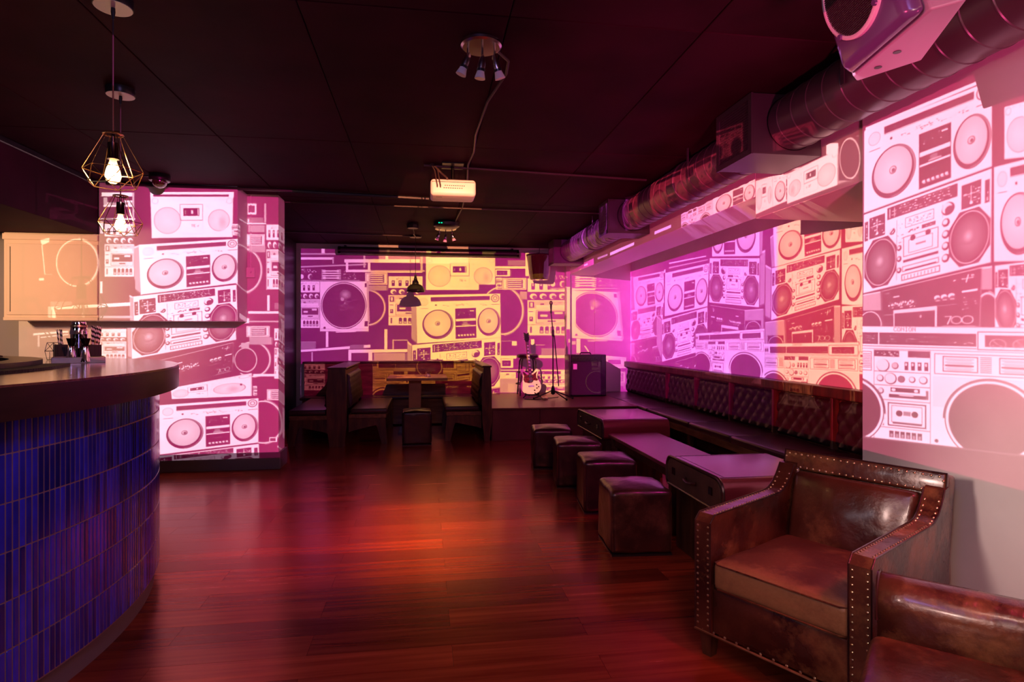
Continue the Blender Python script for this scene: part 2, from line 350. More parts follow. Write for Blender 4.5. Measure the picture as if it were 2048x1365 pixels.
def u_C():      # dense recorder: tuner strip, eight-sided dark speakers, cassette and knobs
    s = Art(700, 470, Lt); s.grain(0.06); s.frame(0, 0, 700, 470, 0.5, 3)
    s.rect(150, 14, 536, 82, 0.08)
    for r in range(4): s.specks(220, 20+r*15, 500, 24+r*15, 0.95, 34, 6)
    s.rect(162, 22, 168, 76, 0.8); s.rect(176, 40, 206, 44, 0.9); s.rect(176, 60, 206, 64, 0.9); s.rect(190, 22, 196, 76, 0.7)
    for x0, x1 in ((38, 136), (556, 650)):
        s.rect(x0, 36, x1, 160, 0.06); s.specks(x0+10, 44, x1-12, 146, 1.0, 34, 7, 14); s.rect(x0+8, 90, x1-8, 94, 0.9); s.rect((x0+x1)/2-2, 50, (x0+x1)/2+2, 146, 0.9); s.disc((x0+x1)/2, 138, 8, 8, 1)
    for x in (8, 668): s.rect(x, 50, x+22, 164, 0.1); s.specks(x+4, 56, x+14, 154, 0.9, 12, 6)
    for cx, rr in ((108, 104), (594, 104)):
        s.disc(cx, 312, rr, 146, 0.05, oct_=1.42); s.cone(cx, 312, rr-14, 128, 0.62, 0.12, 0.2); s.disc(cx, 312, rr-8, 134, 0.75, r0=0.965); s.disc(cx, 312, rr-16, 124, 0.0, r0=0.93)
        s.cone(cx-4, 304, 38, 46, 0.78, 0.3, 0.2)
        for k in range(70):
            a = k*2*PI/70; s.disc(cx+(rr-13)*math.cos(a), 312+130*math.sin(a), 2.2, 2.2, 0.9)
    s.disc(488, 130, 34, 34, 0.05); s.disc(482, 124, 27, 27, 0.95); s.disc(494, 138, 22, 22, 0.15)
    s.disc(180, 156, 18, 18, 0.2); s.disc(176, 152, 14, 14, 0.9); s.stroke([(172, 162), (190, 144)], 6, 0.1)
    s.frame(256, 104, 416, 160, 0.35, 3); s.specks(268, 116, 404, 146, 0.25, 60, 5, 8)
    s.specks(262, 176, 330, 190, 0.2, 10, 8); s.rect(350, 172, 424, 192, 0.1); s.specks(354, 176, 418, 186, 0.8, 10, 5)
    s.frame(246, 208, 440, 320, 0.3, 4); s.frame(276, 232, 410, 306, 0.4, 3); s.disc(300, 226, 15, 15, 0.1); s.disc(384, 220, 15, 15, 0.1); s.rect(318, 262, 372, 272, 0.5)
    s.rect(246, 338, 440, 352, 0.12); s.frame(240, 372, 444, 402, 0.3, 4); s.rect(256, 392, 430, 400, 0.1)
    s.frame(236, 416, 450, 452, 0.25, 5)
    for k in range(10): s.rect(252+k*19, 426, 255+k*19, 446, 0.2)
    for y in (200, 262, 324, 388):
        s.disc(478, y, 20, 22, 0.08); s.disc(474, y-4, 13, 14, 0.95)
        if y > 230: s.disc(222, y, 14, 16, 0.08); s.disc(219, y-3, 8, 9, 0.9)
    s.rect(206, 100, 209, 440, 0.55); s.rect(460, 100, 462, 170, 0.6); s.specks(212, 110, 240, 240, 0.4, 12, 6, 20)
    return s.a
def u_D(mirror=False, handle=True):      # dark receiver front marked 700
    s = Art(700, 330, 0.04); s.frame(0, 0, 700, 330, 0.5, 4); s.rect(0, 0, 700, 5, 0.9)
    s.text(30, 26, 'SHARP', 0.85, 2)
    s.frame(64, 60, 100, 94, 0.45, 3); s.specks(70, 66, 94, 88, 0.4, 8, 4); s.rect(122, 70, 182, 80, 0.95)
    s.specks(220, 60, 420, 110, 0.5, 40, 6, 12)
    for k in range(12): s.disc(80+k*20+rng.uniform(-5, 5), 136+rng.uniform(-10, 10), 8, 9, 0.95)
    s.specks(70, 110, 330, 160, 0.9, 60, 9, 10); s.specks(60, 160, 340, 168, 0.8, 10, 12)
    for k in range(3): s.disc(470+k*42, 130, 19, 15, 0.95); s.disc(476+k*42, 142, 14, 11, 0.3); s.rect(462+k*42, 150, 490+k*42, 156, 0.8)
    s.rect(610, 112, 684, 124, 1); s.specks(600, 150, 680, 200, 0.7, 12, 8, 14); s.rect(440, 186, 590, 190, 0.6)
    s.stroke([(610, 44), (660, 44)], 5, 1); s.stroke([(640, 24), (630, 66)], 5, 1); s.specks(560, 20, 670, 70, 0.9, 14, 8)
    s.rect(20, 220, 130, 224, 0.8); s.rect(24, 300, 110, 304, 0.7); s.specks(590, 214, 640, 224, 0.8, 5, 8)
    # 700
    s.stroke([(520, 262), (556, 262), (536, 312)], 5, 1); s.disc(584, 286, 29, 25, 1, r0=0.84); s.disc(640, 286, 29, 25, 1, r0=0.84)
    s.rect(500, 322, 680, 326, 0.7)
    if handle:
        s.rect(120, 190, 470, 330, 0.06); s.rect(120, 186, 470, 214, 0.92); s.rect(120, 214, 470, 219, 0.3); s.rect(120, 190, 132, 330, 0.85); s.rect(458, 190, 472, 330, 0.9); s.rect(150, 230, 440, 234, 0.3); s.rect(352, 240, 366, 262, 0.7)
    a = s.a
    return a[:, ::-1] if mirror else a
def u_E():      # wide pale set: tuner on top, vents, knob rows, two black speakers with toothed rims
    s = Art(1000, 600, Lt); s.grain(0.08); s.rect(0, 0, 1000, 4, 0.6)
    s.text(345, 6, 'CONION', 0.3, 3)
    s.rect(70, 34, 720, 96, 0.12)
    for r in range(3): s.specks(110, 48+r*13, 560, 54+r*13, 0.55, 40, 6)
    s.rect(268, 34, 274, 96, 0.95); s.specks(590, 74, 700, 82, 0.7, 16, 6)
    s.frame(724, 22, 996, 112, 0.35, 5); s.rect(756, 40, 960, 96, 0.06)
    for cx in (808, 902): s.disc(cx, 82, 34, 26, 0.75, r0=0.9); s.stroke([(cx, 86), (cx-18, 64)], 2, 0.9); s.specks(cx-24, 84, cx+20, 92, 0.8, 6, 5)
    s.rect(0, 30, 54, 100, 0.82); s.rect(6, 52, 24, 80, 0.1); s.rect(30, 52, 48, 80, 0.1)
    s.rect(0, 104, 722, 108, 0.35); s.rect(0, 118, 1000, 121, 0.45)
    for x0 in (0, 560, 800):
        s.frame(x0+14, 146, x0+168, 224, 0.3, 5)
        for k in range(4): s.rect(x0+24, 156+k*16, x0+150, 164+k*16, 0.78 if k != 2 else 0.15); s.rect(x0+34, 166+k*16, x0+140, 168+k*16, 0.4)
    for x0 in (182, 736):
        for k in range(9): s.rect(x0, 146+k*9, x0+48, 150+k*9, 0.35)
    s.frame(536, 134, 990, 238, 0.4, 4); s.frame(2, 134, 236, 238, 0.4, 4)
    s.frame(246, 124, 520, 600, 0.5, 3); s.rect(248, 128, 372, 160, 0.1); s.specks(254, 134, 366, 154, 0.7, 16, 7); s.rect(414, 128, 516, 160, 0.1); s.specks(420, 134, 500, 154, 0.5, 16, 6)
    s.disc(292, 206, 33, 34, 0.3); s.disc(289, 203, 30, 31, 0.95); s.disc(352, 206, 17, 18, 0.3); s.disc(350, 204, 13, 14, 0.75)
    for k in range(4): s.rect(398+k*31, 184, 416+k*31, 226, 0.1); s.rect(401+k*31, 190, 410+k*31, 204, 0.9)
    s.rect(248, 236, 518, 240, 0.45)
    for k, r in enumerate((18, 30, 18, 16, 20)): s.disc(278+k*52, 274, r, r, 0.25); s.disc(276+k*52, 272, r-4, r-4, 0.95 if k != 2 else 0.4)
    s.rect(248, 308, 518, 312, 0.45)
    s.disc(282, 340, 15, 16, 0.3); s.disc(280, 338, 11, 12, 0.9); s.rect(330, 320, 470, 342, 0.12); s.disc(344, 331, 10, 8, 0.95); s.disc(452, 331, 10, 8, 0.95)
    s.rect(322, 354, 500, 372, 0.18); s.rect(372, 350, 440, 362, 0.8); s.rect(498, 326, 510, 372, 0.4); s.rect(248, 384, 518, 388, 0.5)
    s.frame(316, 398, 500, 520, 0.2, 6); s.frame(334, 412, 482, 500, 0.4, 3); s.disc(372, 452, 16, 16, 0.15); s.disc(446, 452, 16, 16, 0.15); s.rect(392, 440, 428, 462, 0.5); s.rect(340, 500, 480, 508, 0.3)
    s.rect(252, 404, 300, 430, 0.2); s.specks(256, 440, 300, 520, 0.4, 14, 7)
    s.rect(248, 528, 518, 532, 0.5)
    for k in range(6): s.rect(324+k*27, 546, 345+k*27, 580, 0.15); s.rect(328+k*27, 560, 341+k*27, 578, 0.6)
    for k in range(34): s.rect(0 if k < 17 else 530, 252+(k % 17)*9, 150 if k < 17 else 990, 254+(k % 17)*9, 0.7)
    for cx in (120, 780):
        r = 196 if cx > 500 else 176
        for k in range(120):
            a = PI+k*PI/119; s.disc(cx+(r+6)*math.cos(a), 452+(r+6)*math.sin(a), 3.4, 3.4, 0.15)
        s.disc(cx, 452, r+2, r+2, 0.25); s.disc(cx, 452, r-3, r-3, 0.98); s.disc(cx, 452, r-15, r-15, 0.30); s.disc(cx, 452, r-19, r-19, 0.03)
        s.cone(cx+6, 470, 52, 34, 0.12, 0.04, 0.05)
    s.rect(0, 592, 1000, 600, 0.3); s.disc(546, 572, 9, 9, 0.2); s.specks(40, 560, 220, 576, 0.3, 14, 8)
    return s.a
def u_T():      # stacked hi-fi column: switches, knobs, cassette bay, keys
    s = Art(300, 520, Lt); s.grain(0.06); s.frame(0, 0, 300, 520, 0.4, 3)
    for k in range(4):
        s.rect(30+k*60, 46, 56+k*60, 104, 0.08); s.rect(36+k*60, 54, 48+k*60, 72, 0.9)
    s.specks(20, 18, 280, 34, 0.35, 26, 6); s.rect(0, 128, 300, 200, 0.10); s.rect(0, 124, 300, 128, 0.4)
    for k in range(4):
        s.disc(44+k*72, 164, 26, 26, 0.98); s.disc(52+k*72, 172, 16, 16, 0.3)
    s.rect(0, 206, 300, 276, 0.82); s.rect(14, 216, 50, 268, 0.12); s.rect(22, 222, 40, 260, 0.9); s.specks(66, 214, 280, 268, 0.3, 14, 16); s.rect(66, 244, 280, 272, 1)
    s.frame(64, 290, 290, 410, 0.3, 4); s.rect(76, 300, 280, 372, 0.14); s.rect(96, 330, 150, 350, 0.95); s.rect(200, 306, 262, 326, 0.95); s.rect(80, 376, 280, 400, 0.9); s.rect(150, 384, 210, 396, 0.2)
    s.rect(12, 300, 44, 306, 0.2); s.rect(16, 350, 42, 390, 0.15); s.rect(22, 356, 34, 374, 0.8)
    s.rect(0, 420, 300, 424, 0.4); s.rect(20, 440, 34, 496, 0.3)
    for k in range(5): s.rect(92+k*40, 444, 120+k*40, 500, 0.12); s.rect(96+k*40, 474, 116+k*40, 496, 0.75); s.disc(106+k*40, 446, 13, 10, 0.2)
    return s.a
def u_V():      # vent grille block
    s = Art(240, 130, Lt); s.frame(0, 0, 240, 130, 0.3, 5); s.frame(12, 12, 228, 118, 0.35, 4); s.rect(40, 22, 200, 108, 0.12)
    for k in range(4): s.rect(56, 28+k*20, 192, 38+k*20, 0.98)
    s.rect(40, 22, 60, 108, 0.5); s.rect(186, 22, 204, 108, 0.4)
    for k in range(5): s.rect(40, 26+k*17, 56, 34+k*17, 1)
    return s.a
def u_W():      # brown grained side panel
    s = Art(120, 200, 0.62); s.grain(0.35); s.rect(0, 0, 120, 8, 0.9); s.rect(0, 192, 120, 200, 0.3); s.rect(112, 0, 120, 200, 0.35)
    return s.a
def u_G():      # player with one huge dark disc in a pale frame
    s = Art(420, 330, Lt); s.grain(0.06); s.frame(0, 0, 420, 330, 0.75, 4); cx = 205
    s.disc(cx, 160, 196, 154, 0.1); s.disc(cx, 160, 191, 149, 0.9); s.disc(cx, 160, 184, 143, 0.04); s.disc(cx, 160, 177, 137, 0.07)
    for k in range(44):
        x = rng.normal(cx, 44); y = 44+k*3.4; wdt = rng.uniform(14, 90)*(1-abs(k-22)/28); s.rect(x-wdt/2, y, x+wdt/2, y+1.8, 0.45)
    s.cone(cx+14, 88, 52, 34, 0.75, 0.25, 0.1); s.disc(cx-12, 118, 15, 11, 0.7); s.specks(150, 90, 280, 190, 0.8, 18, 5)
    s.rect(386, 14, 412, 40, 0.1); s.rect(384, 262, 412, 296, 0.1); s.disc(40, 306, 10, 8, 0.1); s.rect(0, 312, 420, 315, 0.7)
    return s.a
def u_K():      # dark equaliser strip with pale sliders and lettering
    s = Art(500, 130, 0.05)
    for k in range(4): s.rect(196, 30+k*22, 330, 42+k*22, 0.95)
    for x in (186, 312):
        for k in range(6): s.rect(x, 24+k*16, x+34, 33+k*16, 0.9)
    for x in (360, 400, 440): s.specks(x, 22, x+22, 110, 0.9, 22, 7, 8)
    s.specks(10, 20, 150, 44, 0.95, 30, 8, 10); s.disc(22, 88, 18, 22, 0.98); s.disc(92, 88, 20, 26, 0.9); s.disc(100, 92, 14, 20, 0.2)
    s.rect(0, 122, 500, 127, 0.9)
    return s.a
def u_S(v0=0.04):      # half-hidden dark disc, pale rim, toothed edge
    s = Art(240, 240, 0.03)
    for k in range(60):
        a = -1.5+k*0.05; s.disc(120+115*math.cos(a), 120+115*math.sin(a), 2.5, 2.5, 0.8)
    s.disc(120, 120, 112, 112, 0.95); s.disc(120, 120, 106, 106, 0.3); s.disc(120, 120, 101, 101, 0.04); s.cone(90, 90, 40, 36, 0.16, 0.05, 0.05); s.specks(60, 60, 150, 150, 0.5, 8, 4)
    return s.a
def u_Q():      # dark mesh patch with pale dots
    s = Art(240, 90, 0.05)
    for r in range(7):
        for k in range(20): s.disc(8+k*12+(r % 2)*6, 8+r*12, 3.6, 5.2, 0.95)
    return s.a
def u_N():      # small dark window with dial
    s = Art(200, 100, Lt); s.frame(0, 0, 200, 100, 0.4, 4); s.rect(20, 20, 160, 80, 0.06); s.rect(60, 40, 64, 60, 0.9); s.rect(110, 36, 114, 64, 0.9); s.rect(40, 48, 130, 50, 0.5)
    return s.a
UN = {'A': u_A(), 'B': u_B(), 'C': u_C(), 'D': u_D(), 'd': u_D(True, True), 'P': u_D(False, False), 'E': u_E(), 'T': u_T(), 'V': u_V(), 'W': u_W(), 'G': u_G(), 'K': u_K(), 'S': u_S(), 'Q': u_Q(), 'N': u_N()}
UN['c'] = UN['C'][:, ::-1]; UN['b'] = UN['B'][:, ::-1]; UN['a'] = UN['A'][:, ::-1]; UN['e'] = UN['E'][:, ::-1]
UN['1'] = np.full((8, 8), 1.0, np.float32); UN['0'] = np.full((8, 8), 0.04, np.float32); UN['5'] = np.full((8, 8), 0.5, np.float32); UN['7'] = np.full((8, 8), 0.72, np.float32)
def sample(a, x, y):
    h, w_ = a.shape[:2]
    x = np.clip(x, 0, w_-1.001); y = np.clip(y, 0, h-1.001); xi = x.astype(int); yi = y.astype(int); fx = x-xi; fy = y-yi
    return (a[yi, xi]*(1-fx)*(1-fy)+a[yi, xi+1]*fx*(1-fy)+a[yi+1, xi]*(1-fx)*fy+a[yi+1, xi+1]*fx*fy)
class Mural:
    """one wall's share of the picture, in metres on that wall: (a, z) with a = x or y"""
    def __init__(s, a0, a1, z0, z1, ppm, flip=False, base=0.04):
        s.a0, s.a1, s.z0, s.z1, s.k = a0, a1, z0, z1, ppm
        s.im = np.full((int((z1-z0)*ppm), int((a1-a0)*ppm)), base, np.float32)
    def put(s, u, q):
        src = UN[u]; h, w_ = src.shape
        Q = [((a-s.a0)*s.k, (s.z1-z)*s.k) for a, z in q]
        dst = [(0, 0), (w_, 0), (w_, h), (0, h)]; A = []; b = []
        for (x, y), (X, Y) in zip(Q, dst):
            A.append([x, y, 1, 0, 0, 0, -X*x, -X*y]); b.append(X); A.append([0, 0, 0, x, y, 1, -Y*x, -Y*y]); b.append(Y)
        try: H = np.linalg.solve(np.array(A, float), np.array(b, float))
        except np.linalg.LinAlgError: return
        xs = [p[0] for p in Q]; ys = [p[1] for p in Q]
        x0, x1 = max(0, int(min(xs))), min(s.im.shape[1], int(max(xs))+2); y0, y1 = max(0, int(min(ys))), min(s.im.shape[0], int(max(ys))+2)
        if x0 >= x1 or y0 >= y1: return
        acc = 0; cov = 0
        for ox, oy in ((0.17, 0.33), (0.67, 0.17), (0.33, 0.83), (0.83, 0.67)):
            Y, X = np.mgrid[y0:y1, x0:x1].astype(float); X += ox; Y += oy
            D = H[6]*X+H[7]*Y+1; U = (H[0]*X+H[1]*Y+H[2])/D; V = (H[3]*X+H[4]*Y+H[5])/D
            m = (U >= 0) & (U < w_) & (V >= 0) & (V < h)
            acc = acc+sample(src, U, V)*m; cov = cov+m
        reg = s.im[y0:y1, x0:x1]; c = cov/4.0
        reg[:] = reg*(1-c)+np.where(cov > 0, acc/4.0, 0)
    def light(s, cx, cz, r, v, fall=1):
        pass
    def at(s, a, z):
        return np.clip(sample(s.im, (a-s.a0)*s.k, (s.z1-z)*s.k), 0, 1)**2.1
def ramp(x, knots):
    xs = [k[0] for k in knots]; return np.stack([np.interp(x, xs, [k[1][c] for k in knots]) for c in range(3)], -1)
def projector_light(name, P, aim, ext, res, planes, power, body_radius=0.003):
    """planes: (axis, value, a-range, z-range, mural, pale knots, dark knots, gain); first hit wins; picture is brightness-corrected for distance and slant"""
    P = np.array(P, float); d = np.array(aim, float)-P; d /= np.linalg.norm(d)
    r = np.cross(d, [0, 0, 1]); r /= np.linalg.norm(r); u = np.cross(r, d)
    gx0, gx1, gy0, gy1 = ext; W = res; Hh = int(res*(gy1-gy0)/(gx1-gx0))
    GX, GY = np.meshgrid(gx0+(np.arange(W)+0.5)/W*(gx1-gx0), gy0+(np.arange(Hh)+0.5)/Hh*(gy1-gy0))
    D = d[None, None]+GX[..., None]*r+GY[..., None]*u; ln = np.linalg.norm(D, axis=-1)
    out = np.zeros((Hh, W, 4), np.float32); out[..., 3] = 1; best = np.full((Hh, W), 1e9)
    for ax, val, (a0, a1), (z0, z1), mur, pale, dark, gain in planes:
        i = 'xy'.index(ax); j = 1-i
        with np.errstate(divide='ignore', invalid='ignore'): t = (val-P[i])/D[..., i]
        a = P[j]+t*D[..., j]; z = P[2]+t*D[..., 2]
        m = (t > 0) & (a >= a0) & (a <= a1) & (z >= z0) & (z <= z1) & (t < best)
        if not m.any(): continue
        L_ = np.clip(mur.at(a[m], z[m]), 0, 1)[:, None]
        dist = t[m]*ln[m]; cosn = np.abs(D[..., i][m])/ln[m]
        comp = (dist**2/np.maximum(cosn, 0.12))[:, None]
        rgb = (ramp(a[m], dark)*(1-L_)+ramp(a[m], pale)*L_)*comp*gain
        out[m, :3] = rgb; best[m] = t[m]
    out[..., :3] /= 20.0
    im = bpy.data.images.new(name+'_picture', W, Hh, float_buffer=True, is_data=True)
    im.pixels.foreach_set(out.ravel()); im.update(); im.pack()
    ld = bpy.data.lights.new(name, 'SPOT'); ld.energy = power; ld.spot_blend = 0; ld.shadow_soft_size = body_radius
    ld.spot_size = 2*math.atan(1.05*math.hypot(max(abs(gx0), abs(gx1)), max(abs(gy0), abs(gy1))))
    ld.use_nodes = True; nt = ld.node_tree; N = nt.nodes; K = nt.links; em = N['Emission']
    tc = N.new('ShaderNodeTexCoord'); sp = N.new('ShaderNodeSeparateXYZ'); K.new(tc.outputs['Normal'], sp.inputs[0])
    cb = N.new('ShaderNodeCombineXYZ')
    for k, (lo, hi) in enumerate(((gx0, gx1), (gy0, gy1))):
        dv = N.new('ShaderNodeMath'); dv.operation = 'DIVIDE'; K.new(sp.outputs[k], dv.inputs[0]); K.new(sp.outputs[2], dv.inputs[1])
        mr = N.new('ShaderNodeMapRange'); mr.clamp = False; K.new(dv.outputs[0], mr.inputs[0])
        mr.inputs['From Min'].default_value = -lo; mr.inputs['From Max'].default_value = -hi
        K.new(mr.outputs[0], cb.inputs[k])
    tx = N.new('ShaderNodeTexImage'); tx.image = im; tx.extension = 'CLIP'; K.new(cb.outputs[0], tx.inputs[0])
    K.new(tx.outputs[0], em.inputs[0]); em.inputs[1].default_value = 20.0
    o = bpy.data.objects.new(name, ld); COL.objects.link(o); o.location = P
    R = Matrix((r, u, -d)).transposed(); o.rotation_euler = R.to_euler()
    return o
